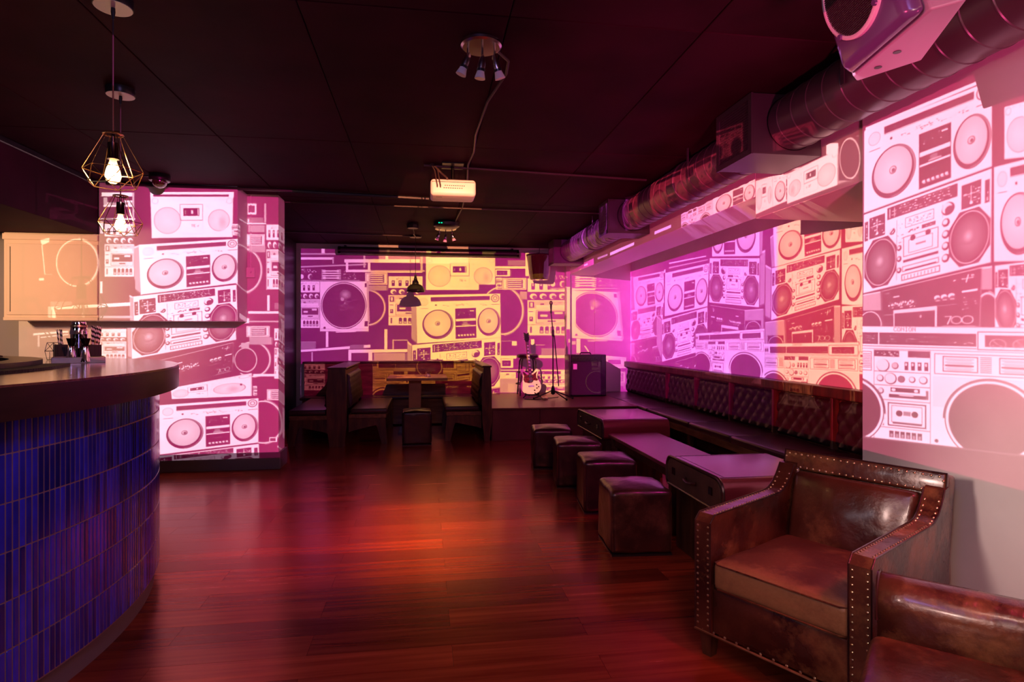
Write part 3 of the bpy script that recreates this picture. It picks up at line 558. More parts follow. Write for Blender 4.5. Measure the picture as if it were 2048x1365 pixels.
ART = [
('back','K',((-1.908,2.407),(-0.991,2.422),(-0.991,2.203),(-1.908,2.191))),
('back','1',((-1.901,2.731),(-1.640,2.737),(-1.640,2.714),(-1.901,2.708))),
('back','1',((-1.573,2.800),(-1.521,2.802),(-1.521,2.623),(-1.573,2.622))),
('back','7',((-1.901,2.623),(-0.945,2.642),(-0.945,2.619),(-1.901,2.600))),
('back','1',((-1.901,2.561),(-1.385,2.571),(-1.385,2.532),(-1.901,2.523))),
('back','7',((-1.408,2.563),(-1.385,2.563),(-1.385,2.470),(-1.408,2.470))),
('back','7',((-1.901,2.423),(-0.892,2.479),(-0.892,2.455),(-1.901,2.399))),
('back','7',((-0.938,2.635),(-0.907,2.635),(-0.907,2.416),(-0.938,2.415))),
('back','1',((-1.227,2.543),(-0.063,2.565),(-0.063,2.509),(-1.227,2.489))),
('back','1',((-1.204,2.489),(-1.166,2.490),(-1.166,2.380),(-1.204,2.380))),
('back','1',((-0.869,2.495),(-0.831,2.496),(-0.831,2.362),(-0.869,2.362))),
('back','1',((-1.204,2.380),(-0.823,2.386),(-0.823,2.347),(-1.204,2.341))),
('back','1',((-0.823,2.362),(-0.024,2.375),(-0.024,2.351),(-0.823,2.339))),
('back','S',((-1.166,2.084),(-0.584,2.090),(-0.584,1.492),(-1.166,1.491))),
('back','V',((-0.915,2.340),(-0.561,2.346),(-0.561,2.146),(-0.915,2.141))),
('back','W',((-0.561,2.146),(-0.557,2.146),(-0.557,2.075),(-0.561,2.075))),
('back','W',((-0.854,2.134),(-0.561,2.138),(-0.561,2.059),(-0.854,2.056))),
('back','T',((-0.554,2.288),(-0.016,2.296),(-0.016,1.509),(-0.554,1.508))),
('back','7',((-0.831,2.378),(0.016,2.391),(0.016,2.368),(-0.831,2.354))),
('back','7',((-0.055,2.652),(-0.016,2.653),(-0.016,2.359),(-0.055,2.359))),
('back','1',((-0.600,2.815),(-0.554,2.816),(-0.554,2.524),(-0.600,2.523))),
('back','1',((-0.414,2.764),(-0.336,2.765),(-0.336,2.726),(-0.414,2.724))),
('back','G',((-1.595,2.195),(-0.854,2.205),(-0.854,1.413),(-1.595,1.412))),
('back','T',((-1.953,2.190),(-1.595,2.195),(-1.595,1.466),(-1.953,1.466))),
('back','7',((-0.892,2.204),(-0.861,2.205),(-0.838,1.554),(-0.869,1.554))),
('back','1',((-1.506,1.412),(-1.468,1.412),(-1.468,1.171),(-1.506,1.171))),
('back','1',((-1.908,1.180),(-1.730,1.180),(-1.730,1.133),(-1.908,1.134))),
('back','Q',((-1.908,1.265),(-1.655,1.265),(-1.655,1.118),(-1.908,1.119))),
('back','1',((-1.908,1.126),(-0.831,1.209),(-0.831,1.162),(-1.908,1.095))),
('back','7',((-1.722,1.095),(-1.700,1.095),(-1.700,0.940),(-1.722,0.940))),
('back','1',((-0.615,1.452),(-0.569,1.452),(-0.569,1.137),(-0.615,1.137))),
('back','Q',((-1.143,1.209),(-0.930,1.209),(-0.930,1.138),(-1.143,1.139))),
('back','1',((-1.166,1.131),(-0.258,1.136),(-0.258,1.089),(-1.166,1.077))),
('back','1',((-1.166,1.092),(-1.121,1.092),(-1.121,0.959),(-1.166,0.960))),
('back','1',((-0.861,1.091),(-0.800,1.091),(-0.800,0.957),(-0.861,0.958))),
('back','W',((-0.777,1.075),(-0.258,1.073),(-0.258,0.954),(-0.777,0.957))),
('back','7',((-0.492,1.287),(-0.251,1.287),(-0.251,1.271),(-0.492,1.271))),
('back','7',((-0.492,1.287),(-0.468,1.287),(-0.468,1.137),(-0.492,1.137))),
('back','1',((-1.355,1.412),(-1.052,1.420),(-1.052,1.405),(-1.355,1.397))),
('back','A',((0.031,2.598),(1.144,2.620),(1.144,2.086),(0.031,2.074))),
('back','1',((0.031,2.718),(0.110,2.719),(0.110,2.592),(0.031,2.590))),
('back','1',((0.941,2.737),(1.144,2.741),(1.144,2.612),(0.941,2.608))),
('back','1',((0.031,2.749),(1.144,2.773),(1.144,2.741),(0.031,2.718))),
('back','W',((-0.196,1.802),(-0.110,1.921),(-0.110,1.207),(-0.196,1.287))),
('back','B',((-0.126,1.993),(1.226,2.034),(1.239,1.310),(-0.110,1.223))),
('back','S',((0.877,2.172),(1.628,2.181),(1.628,1.334),(0.877,1.334))),
('back','B',((-0.126,1.993),(1.226,2.034),(1.239,1.310),(-0.110,1.223))),
('back','W',((-0.258,1.271),(-0.188,1.207),(-0.188,0.256),(-0.258,0.297))),
('back','C',((-0.188,1.203),(1.239,1.321),(1.234,0.516),(-0.188,0.336))),
('back','P',((-0.016,0.333),(1.234,0.516),(1.234,-0.091),(0.016,-0.224))),
('back','A',((-0.141,-0.220),(1.217,-0.253),(1.217,-0.779),(-0.141,-0.736))),
('back','W',((1.144,2.409),(1.406,2.414),(1.406,2.316),(1.144,2.312))),
('back','N',((1.144,2.426),(1.389,2.430),(1.389,2.308),(1.144,2.304))),
('back','1',((1.144,2.474),(1.686,2.483),(1.686,2.443),(1.144,2.434))),
('back','V',((1.250,2.290),(1.661,2.295),(1.661,2.092),(1.250,2.087))),
('back','T',((1.152,2.288),(1.250,2.290),(1.250,2.095),(1.152,2.094))),
('back','W',((1.545,2.066),(1.669,2.067),(1.669,1.937),(1.545,1.936))),
('back','1',((1.636,2.711),(1.694,2.712),(1.694,2.320),(1.636,2.320))),
('back','Q',((1.340,2.575),(1.628,2.580),(1.628,2.490),(1.340,2.486))),
('back','1',((0.941,2.769),(1.169,2.774),(1.169,2.742),(0.941,2.737))),
('back','1',((0.941,2.713),(1.169,2.717),(1.169,2.669),(0.941,2.664))),
('back','N',((1.694,2.386),(1.835,2.388),(1.835,2.265),(1.694,2.263))),
('back','T',((1.669,2.287),(2.346,2.297),(2.346,1.350),(1.669,1.350))),
('back','1',((1.414,1.261),(1.496,1.261),(1.496,1.187),(1.414,1.188))),
('back','7',((1.234,1.265),(1.447,1.265),(1.447,1.257),(1.234,1.257))),
('back','1',((1.727,1.293),(1.785,1.293),(1.785,1.170),(1.727,1.171))),
('back','7',((1.727,1.203),(1.960,1.203),(1.960,1.190),(1.727,1.191))),
('back','Q',((1.893,1.146),(2.346,1.144),(2.346,1.029),(1.893,1.031))),
('back','1',((1.234,1.026),(1.488,1.025),(1.488,0.976),(1.234,0.977))),
('back','1',((1.860,1.031),(2.346,1.029),(2.346,0.979),(1.860,0.982))),
('back','N',((1.234,0.977),(1.439,0.976),(1.439,0.822),(1.234,0.824))),
('back','1',((1.234,0.799),(2.346,0.790),(2.346,0.774),(1.234,0.783))),
('back','A',((1.217,0.759),(1.480,0.757),(1.480,0.659),(1.217,0.662))),
('back','W',((1.217,0.662),(1.545,0.658),(1.545,0.390),(1.217,0.395))),
('back','7',((1.348,0.571),(1.463,0.570),(1.463,0.432),(1.348,0.433))),
('back','S',((1.201,0.427),(1.562,0.422),(1.562,0.064),(1.201,0.071))),
('back','N',((1.760,0.787),(2.346,0.782),(2.346,0.691),(1.760,0.697))),
('back','T',((1.877,0.720),(2.321,0.716),(2.321,0.338),(1.877,0.344))),
('back','5',((2.295,2.370),(2.346,2.371),(2.346,0.337),(2.295,0.338))),
('back','K',((2.044,2.375),(3.192,2.392),(3.192,2.125),(2.044,2.112))),
('back','1',((2.354,2.124),(2.822,2.129),(2.822,2.105),(2.354,2.099))),
('back','G',((2.354,2.103),(3.201,2.075),(3.287,1.250),(2.414,1.309))),
('back','1',((2.354,2.083),(2.481,2.084),(2.481,1.424),(2.354,1.424))),
('back','1',((2.490,1.300),(2.558,1.300),(2.558,1.061),(2.490,1.061))),
('back','7',((2.685,1.276),(3.028,1.275),(3.028,1.250),(2.685,1.251))),
('back','7',((2.380,1.259),(2.481,1.259),(2.481,1.201),(2.380,1.202))),
('back','1',((2.617,1.185),(2.643,1.185),(2.719,1.069),(2.685,1.085))),
('back','7',((3.201,2.084),(3.235,2.084),(3.305,1.283),(3.270,1.283))),
('back','1',((2.959,1.018),(3.348,0.982),(3.348,0.799),(2.959,0.802))),
('back','N',((3.002,0.968),(3.322,0.966),(3.322,0.840),(3.002,0.843))),
('back','V',((3.106,0.750),(3.339,0.748),(3.339,0.548),(3.106,0.551))),
('back','T',((2.985,0.752),(3.088,0.751),(3.088,0.576),(2.985,0.577))),
('back','W',((2.985,0.552),(3.348,0.548),(3.348,0.448),(2.985,0.452))),
('back','S',((2.856,0.504),(3.305,0.498),(3.305,0.064),(2.856,0.072))),
('back','E',((-0.823,0.958),(0.531,0.949),(0.531,-0.156),(-0.823,-0.125))),
('back','S',((-0.141,0.969),(0.300,0.967),(0.300,0.615),(-0.141,0.620))),
('back','T',((-1.916,0.864),(-1.558,0.861),(-1.558,0.435),(-1.916,0.440))),
('back','A',((-0.608,0.145),(-0.375,0.141),(-0.375,-0.017),(-0.608,-0.012))),
('back','V',((-0.615,-0.020),(-0.336,-0.026),(-0.336,-0.152),(-0.615,-0.146))),
('back','S',((-0.204,0.510),(0.079,0.507),(0.079,0.156),(-0.204,0.162))),
('back','P',((0.173,0.569),(0.974,0.559),(0.974,0.317),(0.173,0.330))),
('left','S',((-1.938,2.251),(-1.565,2.259),(-1.565,1.785),(-1.938,1.781))),
('left','S',((-1.859,1.335),(-1.484,1.335),(-1.484,0.959),(-1.859,0.962))),
('left','S',((-1.761,0.760),(-1.366,0.754),(-1.366,0.297),(-1.761,0.307))),
('left','V',((-3.030,2.636),(-2.779,2.644),(-2.779,2.558),(-3.030,2.550))),
('left','1',((-3.052,2.683),(-2.779,2.692),(-2.779,2.654),(-3.052,2.645))),
('left','0',((-3.026,2.646),(-2.779,2.654),(-2.779,2.596),(-3.026,2.589))),
('left','7',((-3.035,2.636),(-3.000,2.637),(-3.000,2.570),(-3.035,2.569))),
('left','1',((-2.854,2.613),(-2.779,2.616),(-2.779,2.596),(-2.854,2.594))),
('left','1',((-3.035,2.565),(-2.779,2.572),(-2.779,2.553),(-3.035,2.545))),
('left','0',((-3.026,2.531),(-2.797,2.538),(-2.797,2.457),(-3.026,2.450))),
('left','7',((-2.806,2.533),(-2.793,2.534),(-2.793,2.462),(-2.806,2.461))),
('left','1',((-3.061,2.435),(-2.753,2.444),(-2.753,2.429),(-3.061,2.421))),
('left','1',((-3.065,2.407),(-3.035,2.407),(-3.035,2.288),(-3.065,2.288))),
('left','0',((-3.065,2.416),(-2.779,2.424),(-2.779,2.419),(-3.065,2.411))),
('left','T',((-3.026,2.384),(-2.762,2.391),(-2.762,1.878),(-3.026,1.874))),
('left','7',((-2.779,2.692),(-2.762,2.693),(-2.762,2.271),(-2.779,2.270))),
('left','W',((-2.762,2.175),(-2.717,2.176),(-2.717,1.840),(-2.762,1.839))),
('left','0',((-2.762,2.271),(-2.610,2.274),(-2.610,2.217),(-2.762,2.213))),
('left','A',((-2.619,2.659),(-1.859,2.684),(-1.864,2.282),(-2.606,2.255))),
('left','1',((-2.601,2.703),(-1.854,2.729),(-1.854,2.704),(-2.601,2.679))),
('left','1',((-2.619,2.703),(-2.592,2.704),(-2.592,2.651),(-2.619,2.650))),
('left','1',((-1.901,2.727),(-1.854,2.729),(-1.854,2.675),(-1.901,2.673))),
('left','W',((-2.762,2.165),(-2.717,2.190),(-2.699,1.696),(-2.753,1.743))),
('left','B',((-2.726,2.190),(-1.813,2.270),(-1.813,1.831),(-2.706,1.705))),
('left','W',((-2.806,1.705),(-2.770,1.686),(-2.753,1.149),(-2.793,1.158))),
('left','C',((-2.775,1.690),(-1.827,1.816),(-1.813,1.340),(-2.762,1.153))),
('left','7',((-3.070,1.502),(-2.779,1.503),(-2.779,1.479),(-3.070,1.478))),
('left','1',((-3.501,1.585),(-2.797,1.633),(-2.797,1.599),(-3.501,1.552))),
('left','7',((-3.518,1.585),(-3.488,1.585),(-3.488,1.477),(-3.518,1.477))),
('left','1',((-3.484,1.557),(-3.450,1.557),(-3.450,1.477),(-3.484,1.477))),
('left','7',((-3.226,1.587),(-3.200,1.587),(-3.200,1.478),(-3.226,1.478))),
('left','Q',((-3.501,1.632),(-3.312,1.634),(-3.312,1.586),(-3.501,1.585))),
('left','1',((-3.582,2.214),(-3.505,2.235),(-3.505,2.197),(-3.569,2.163))),
('left','1',((-3.574,2.163),(-3.565,2.163),(-3.540,1.886),(-3.548,1.886))),
('left','1',((-3.595,1.852),(-3.552,1.853),(-3.552,1.829),(-3.595,1.829))),
('left','7',((-3.544,1.891),(-3.484,1.891),(-3.484,1.887),(-3.544,1.886))),
('left','1',((-3.065,1.831),(-3.043,1.831),(-3.043,1.717),(-3.065,1.716))),
('left','S',((-3.463,2.245),(-3.065,2.254),(-3.065,1.759),(-3.463,1.755))),
('left','1',((-3.612,1.402),(-3.312,1.430),(-3.312,1.411),(-3.612,1.383))),
('left','7',((-3.574,1.383),(-3.557,1.383),(-3.557,1.265),(-3.574,1.265))),
('left','1',((-3.548,1.369),(-3.312,1.397),(-3.312,1.388),(-3.548,1.359))),
('left','T',((-3.061,1.431),(-2.806,1.431),(-2.806,1.158),(-3.061,1.160))),
('left','1',((-3.070,1.445),(-2.806,1.446),(-2.806,1.427),(-3.070,1.426))),
('left','T',((-1.536,2.478),(-1.328,2.483),(-1.328,1.837),(-1.536,1.835))),
('left','N',((-1.710,2.680),(-1.626,2.682),(-1.626,2.569),(-1.710,2.566))),
('left','Q',((-1.710,2.542),(-1.565,2.546),(-1.565,2.487),(-1.710,2.483))),
('left','1',((-1.710,2.527),(-1.696,2.527),(-1.696,2.493),(-1.710,2.492))),
('left','7',((-1.555,2.685),(-1.536,2.685),(-1.536,2.497),(-1.555,2.497))),
('left','W',((-1.705,2.463),(-1.541,2.468),(-1.541,2.398),(-1.705,2.394))),
('left','1',((-1.799,2.485),(-1.536,2.492),(-1.536,2.478),(-1.799,2.470))),
('left','V',((-1.724,2.379),(-1.546,2.383),(-1.546,2.260),(-1.724,2.256))),
('left','T',((-1.873,2.414),(-1.789,2.416),(-1.789,2.303),(-1.873,2.301))),
('left','W',((-1.696,2.256),(-1.536,2.260),(-1.536,2.201),(-1.696,2.197))),
('left','7',((-1.536,2.201),(-1.527,2.201),(-1.527,1.830),(-1.536,1.830))),
('left','1',((-1.527,1.780),(-1.503,1.781),(-1.503,1.627),(-1.527,1.627))),
('left','Q',((-1.461,1.707),(-1.328,1.708),(-1.328,1.638),(-1.461,1.637))),
('left','1',((-1.705,1.621),(-1.328,1.623),(-1.328,1.599),(-1.705,1.596))),
('left','1',((-1.799,1.551),(-1.696,1.552),(-1.696,1.503),(-1.799,1.502))),
('left','7',((-1.696,1.527),(-1.328,1.529),(-1.328,1.514),(-1.696,1.513))),
('left','V',((-1.724,1.478),(-1.499,1.479),(-1.499,1.365),(-1.724,1.365))),
('left','W',((-1.696,1.365),(-1.470,1.365),(-1.470,1.291),(-1.696,1.291))),
('left','T',((-1.461,1.454),(-1.328,1.454),(-1.328,0.952),(-1.461,0.954))),
('left','S',((-1.840,1.271),(-1.616,1.271),(-1.616,1.014),(-1.840,1.016))),
('left','7',((-1.771,1.311),(-1.696,1.311),(-1.696,1.261),(-1.771,1.261))),
('left','P',((-2.498,1.147),(-1.840,1.316),(-1.850,1.036),(-2.408,0.885))),
('left','A',((-2.413,0.876),(-1.668,1.015),(-1.668,0.788),(-2.404,0.769))),
('left','S',((-1.780,0.912),(-1.761,0.912),(-1.761,0.893),(-1.780,0.893))),
('left','1',((-1.659,1.005),(-1.328,1.002),(-1.328,0.977),(-1.659,0.980))),
('left','V',((-1.532,0.855),(-1.328,0.853),(-1.328,0.739),(-1.532,0.742))),
('left','T',((-1.659,0.887),(-1.621,0.886),(-1.621,0.792),(-1.659,0.793))),
('left','T',((-1.333,0.913),(-1.223,0.911),(-1.223,0.762),(-1.333,0.763))),
('left','7',((-1.375,0.714),(-1.328,0.714),(-1.328,0.415),(-1.375,0.417))),
('left','7',((-1.432,0.294),(-1.356,0.292),(-1.356,0.272),(-1.432,0.274))),
('left','N',((-1.508,0.380),(-1.432,0.378),(-1.432,0.329),(-1.508,0.330))),
('left','W',((-2.574,0.704),(-2.521,0.732),(-2.503,0.235),(-2.566,0.251))),
('left','B',((-2.525,0.713),(-1.607,0.767),(-1.607,0.328),(-2.512,0.235))),
('left','C',((-2.588,0.213),(-1.602,0.318),(-1.593,-0.023),(-2.579,-0.110))),
('left','C',((-1.413,1.598),(-1.328,1.599),(-1.328,1.459),(-1.413,1.459))),
('bulk','1',((5.252,2.490),(6.028,2.535),(6.028,2.516),(5.252,2.474))),
('bulk','7',((5.252,2.490),(5.284,2.497),(5.284,2.421),(5.252,2.414))),
('bulk','T',((5.303,2.445),(5.651,2.524),(5.651,2.351),(5.303,2.284))),
('bulk','7',((5.356,2.376),(6.028,2.368),(6.028,2.331),(5.356,2.343))),
('bulk','0',((5.303,2.465),(5.651,2.481),(5.651,2.416),(5.303,2.413))),
('bulk','7',((5.651,2.498),(5.704,2.501),(5.704,2.405),(5.651,2.403))),
('alc','V',((10.203,2.343),(9.730,2.341),(9.730,2.028),(10.203,2.077))),
('alc','W',((9.681,2.311),(9.510,2.345),(9.414,1.761),(9.631,1.786))),
('alc','B',((9.495,2.319),(8.206,2.282),(8.195,1.815),(9.414,1.777))),
('alc','1',((8.195,2.301),(8.141,2.295),(8.141,2.252),(8.195,2.257))),
('alc','C',((9.582,1.776),(8.219,1.816),(8.268,1.357),(9.607,1.250))),
('alc','W',((9.832,1.752),(9.582,1.776),(9.607,1.250),(9.883,1.195))),
('alc','P',((9.391,1.235),(8.250,1.357),(8.250,0.988),(9.391,0.834))),
('alc','W',((9.883,1.195),(9.391,1.235),(9.391,0.793),(9.883,0.722))),
('alc','S',((9.883,1.023),(9.298,1.042),(9.298,0.750),(9.883,0.714))),
('alc','0',((8.018,2.352),(6.848,2.324),(6.848,2.275),(8.018,2.281))),
('alc','1',((8.018,2.380),(6.900,2.331),(6.900,2.318),(8.018,2.359))),
('alc','7',((8.018,2.317),(6.848,2.281),(6.848,2.269),(8.018,2.295))),
('alc','B',((8.159,2.250),(6.822,2.229),(6.861,1.706),(8.177,1.623))),
('alc','W',((8.476,1.647),(8.287,1.583),(8.268,0.951),(8.476,1.216))),
('alc','C',((8.287,1.579),(6.861,1.698),(6.867,1.179),(8.268,0.967))),
('alc','P',((7.814,0.985),(6.874,1.142),(6.874,0.813),(7.814,0.675))),
('alc','b',((6.746,2.802),(5.710,2.749),(5.719,2.169),(6.746,2.298))),
('alc','c',((6.809,2.288),(5.715,2.148),(5.728,1.639),(6.822,1.750))),
('alc','W',((5.710,2.209),(5.610,2.221),(5.628,1.655),(5.719,1.639))),
('alc','W',((5.710,2.543),(5.646,2.552),(5.673,2.178),(5.719,2.169))),
('alc','d',((6.789,1.718),(6.010,1.625),(6.021,1.280),(6.796,1.332))),
('alc','W',((6.010,1.625),(5.628,1.624),(5.628,1.411),(6.010,1.388))),
('alc','S',((6.000,1.512),(5.691,1.504),(5.691,1.319),(6.000,1.318))),
('alc','E',((7.186,1.375),(5.628,1.421),(5.628,0.827),(7.186,0.866))),
('alc','W',((5.530,2.334),(5.453,2.356),(5.436,2.019),(5.504,2.017))),
('alc','B',((5.487,2.501),(4.497,2.455),(4.503,2.073),(5.453,2.023))),
('alc','A',((4.455,2.352),(4.247,2.341),(4.247,2.089),(4.455,2.114))),
('alc','C',((5.504,2.021),(4.515,2.065),(4.527,1.650),(5.516,1.501))),
('alc','W',((5.610,2.069),(5.504,2.021),(5.522,1.500),(5.619,1.532))),
('alc','B',((4.497,2.070),(3.882,2.084),(3.882,1.539),(4.497,1.607))),
('alc','C',((4.497,1.594),(3.882,1.590),(3.882,1.030),(4.497,1.048))),
('alc','S',((4.755,1.594),(4.527,1.583),(4.527,1.300),(4.755,1.298))),
('alc','W',((5.619,1.487),(5.272,1.503),(5.248,1.264),(5.619,1.259))),
('alc','S',((5.574,1.350),(5.304,1.350),(5.304,1.177),(5.574,1.169))),
('alc','D',((5.272,1.503),(4.582,1.603),(4.601,1.291),(5.256,1.283))),
('alc','W',((4.588,1.603),(4.509,1.599),(4.509,1.234),(4.588,1.232))),
('alc','E',((5.628,1.269),(4.301,1.298),(4.285,0.704),(5.628,0.660))),
('col','B',((2.890,2.447),(2.161,2.411),(2.161,2.051),(2.893,2.004))),
('col','1',((2.879,2.460),(2.174,2.432),(2.174,2.417),(2.879,2.438))),
('col','C',((2.893,1.998),(2.161,2.045),(2.165,1.653),(2.897,1.575))),
('col','W',((2.897,1.570),(2.766,1.579),(2.759,1.401),(2.897,1.396))),
('col','W',((2.206,1.639),(2.159,1.640),(2.159,1.385),(2.210,1.386))),
('col','S',((2.934,1.486),(2.762,1.479),(2.762,1.335),(2.934,1.334))),
('col','S',((2.260,1.548),(2.107,1.537),(2.107,1.212),(2.260,1.203))),
('col','D',((2.764,1.579),(2.206,1.639),(2.215,1.386),(2.759,1.394))),
('col','A',((2.109,2.278),(1.761,2.242),(1.761,1.998),(2.109,2.065))),
('col','B',((2.154,2.047),(1.700,2.030),(1.700,1.607),(2.154,1.654))),
('col','C',((2.150,1.639),(1.700,1.641),(1.700,1.201),(2.150,1.375))),
('col','E',((3.182,1.408),(1.940,1.380),(1.940,0.881),(3.182,0.778))),
('face','A',((3.988,2.459),(3.777,2.442),(3.777,2.227),(3.988,2.218))),
('face','B',((3.777,2.466),(3.475,2.416),(3.475,2.236),(3.777,2.227))),
('face','1',((3.730,2.464),(3.656,2.457),(3.656,2.410),(3.730,2.417))),
('face','a',((3.614,2.409),(3.129,2.420),(3.129,2.215),(3.614,2.212))),
('face','1',((3.228,2.489),(3.124,2.456),(3.124,2.390),(3.228,2.421))),
('face','W',((3.129,2.435),(2.957,2.449),(2.957,2.203),(3.129,2.213))),
('face','S',((3.120,2.492),(2.945,2.435),(2.945,2.195),(3.120,2.240))),
('face','B',((4.634,2.554),(3.995,2.507),(3.995,2.320),(4.634,2.307))),
('face','E',((5.245,2.540),(4.634,2.534),(4.634,2.183),(5.245,2.193))),
('face','1',((5.888,2.424),(5.471,2.419),(5.471,2.390),(5.888,2.393))),
('face','1',((7.379,2.412),(6.496,2.409),(6.496,2.375),(7.379,2.373))),
('face','7',((7.936,2.420),(7.484,2.413),(7.484,2.387),(7.936,2.392))),
('face','1',((8.635,2.406),(8.442,2.405),(8.442,2.376),(8.635,2.384))),
('duct','A',((8.068,2.748),(7.242,2.704),(7.242,2.361),(8.068,2.333))),
('duct','E',((7.173,2.692),(6.642,2.769),(6.642,2.338),(7.173,2.321))),
('duct','G',((6.642,2.912),(6.234,2.847),(6.234,2.388),(6.642,2.441))),
('duct','B',((5.856,2.761),(5.424,2.732),(5.424,2.401),(5.856,2.430))),
('duct','B',((5.108,2.723),(4.365,2.650),(4.365,2.361),(5.108,2.388))),
('duct','C',((4.339,2.643),(3.851,2.610),(3.851,2.387),(4.339,2.393))),
('duct','E',((3.823,2.720),(3.451,2.658),(3.451,2.472),(3.823,2.516))),
('duct','V',((3.234,2.524),(2.868,2.481),(2.868,2.350),(3.234,2.408)))]
MU = {'back': Mural(-2.0, 3.45, 0.0, 2.78, 230), 'left': Mural(-4.0, -1.2, 0.0, 2.78, 300), 'bulk': Mural(3.0, 6.1, 2.2, 2.78, 150),
      'alc': Mural(3.4, 9.6, 0.4, 2.6, 230), 'col': Mural(1.2, 2.95, 0.7, 2.6, 520), 'face': Mural(2.9, 9.6, 2.15, 2.6, 260), 'duct': Mural(2.7, 8.8, 2.4, 2.78, 160)}
ART += [('back', '7', ((1.72, 0.42), (2.12, 0.42), (2.12, 0.05), (1.72, 0.05)))]
for mname, u, q in ART: MU[mname].put(u, q)
def K(*k): return list(k)
# the whole room's light: pale and dark tone of the thrown picture along each wall (linear colour)
LEFT_P = K((-3.9, (0.7, 0.50, 0.40)), (-3.2, (0.75, 0.48, 0.38)), (-2.7, (1.2, 0.70, 0.95)), (-1.5, (1.1, 0.55, 0.78)))
LEFT_D = K((-3.9, (0.02, 0.005, 0.0)), (-3.1, (0.10, 0.01, 0.02)), (-2.6, (0.28, 0.0, 0.08)), (-1.3, (0.34, 0.0, 0.09)))
BACK_P = K((-1.9, (0.80, 0.24, 0.78)), (-1.0, (0.90, 0.28, 0.62)), (-0.75, (1.15, 0.42, 0.18)), (0.2, (1.25, 0.62, 0.15)), (1.8, (1.2, 0.56, 0.17)), (2.8, (1.1, 0.45, 0.25)), (3.2, (0.9, 0.2, 0.6)))
BACK_D = K((-1.9, (0.17, 0.0, 0.10)), (0.2, (0.19, 0.0, 0.045)), (1.6, (0.30, 0.0, 0.10)), (2.6, (0.42, 0.01, 0.16)), (3.4, (0.48, 0.02, 0.34)))
ALC_P = K((3.9, (1.25, 0.52, 0.36)), (5.38, (1.2, 0.46, 0.34)), (5.45, (0.95, 0.30, 1.0)), (8.0, (0.95, 0.24, 1.0)), (9.6, (0.95, 0.15, 0.75)))
ALC_D = K((3.9, (0.52, 0.01, 0.04)), (5.38, (0.38, 0.0, 0.03)), (5.45, (0.22, 0.0, 0.15)), (8.0, (0.30, 0.0, 0.20)), (9.6, (0.55, 0.02, 0.32)))
COL_P = K((1.2, (1.08, 0.46, 0.62)), (2.9, (1.2, 0.60, 0.84)))
COL_D = K((1.2, (0.16, 0.01, 0.02)), (2.9, (0.22, 0.01, 0.05)))
FACE_P = K((2.9, (1.3, 0.68, 0.66)), (4.3, (1.2, 0.5, 0.5)), (5.4, (1.0, 0.3, 0.9)), (9.0, (1.0, 0.3, 1.0)))
FACE_D = K((2.9, (0.16, 0.03, 0.03)), (9.0, (0.08, 0.01, 0.03)))
DUCT_P = K((2.9, (1.6, 0.12, 0.25)), (5.6, (1.8, 0.12, 0.25)), (5.9, (1.2, 0.12, 1.4)), (8.8, (1.2, 0.22, 1.3)))
DUCT_D = K((2.9, (0.02, 0.002, 0.006)), (8.8, (0.07, 0.004, 0.07)))
plain = Mural(-1, 1, 2.3, 2.78, 20, base=0.9)
projector_light('left_wall_projector_beam', (0.0, 0.9, 2.5), (-2.4, 6.2, 1.4), (-0.62, 0.62, -0.42, 0.42), 2600,
    [('x', -2.98, (3.0, 6.03), (2.29, 2.78), MU['bulk'], K((3, (0.5, 0.12, 0.3)), (6, (0.7, 0.16, 0.45))), K((3, (0.03, 0.005, 0.02)), (6, (0.10, 0.015, 0.06))), 1.0),
     ('y', 6.2, (-3.84, -1.3), (0.17, 2.775), MU['left'], LEFT_P, LEFT_D, 1.0)], 66)
projector_light('centre_projector_beam', (0.23, 5.17, 2.51), (0.75, 9.6, 1.5), (-0.66, 0.70, -0.62, 0.42), 2200,
    [('y', 9.6, (-1.88, 3.42), (0.05, 2.70), MU['back'], BACK_P, BACK_D, 1.0)], 60)
projector_light('right_wall_projector_beam', (-0.9, 0.78, 1.93), (2.6, 3.4, 1.7), (-0.85, 0.95, -0.46, 0.46), 3800,
    [('x', 2.33, (1.2, 2.9), (0.74, 2.62), MU['col'], COL_P, COL_D, 1.0),
     ('x', 2.0, (2.85, 8.6), (2.43, 2.77), MU['duct'], DUCT_P, DUCT_D, 1.0),
     ('x', 2.354, (2.9, 3.99), (2.19, 2.60), MU['face'], FACE_P, FACE_D, 1.0),
     ('x', 2.354, (3.99, 9.5), (2.35, 2.60), MU['face'], FACE_P, FACE_D, 1.0),
     ('x', 3.42, (3.9, 9.6), (0.45, 2.5), MU['alc'], ALC_P, ALC_D, 1.0)], 65)
projector_light('orange_projector_beam', (0.5, 0.3, 2.3), (0.27, 5.0, 2.5), (-0.08, 0.08, -0.04, 0.09), 400,
    [('y', 4.9, (-0.2, 0.6), (2.40, 2.74), plain, K((0, (1.6, 0.5, 0.22))), K((0, (0.2, 0.05, 0.02))), 1.0)], 100)

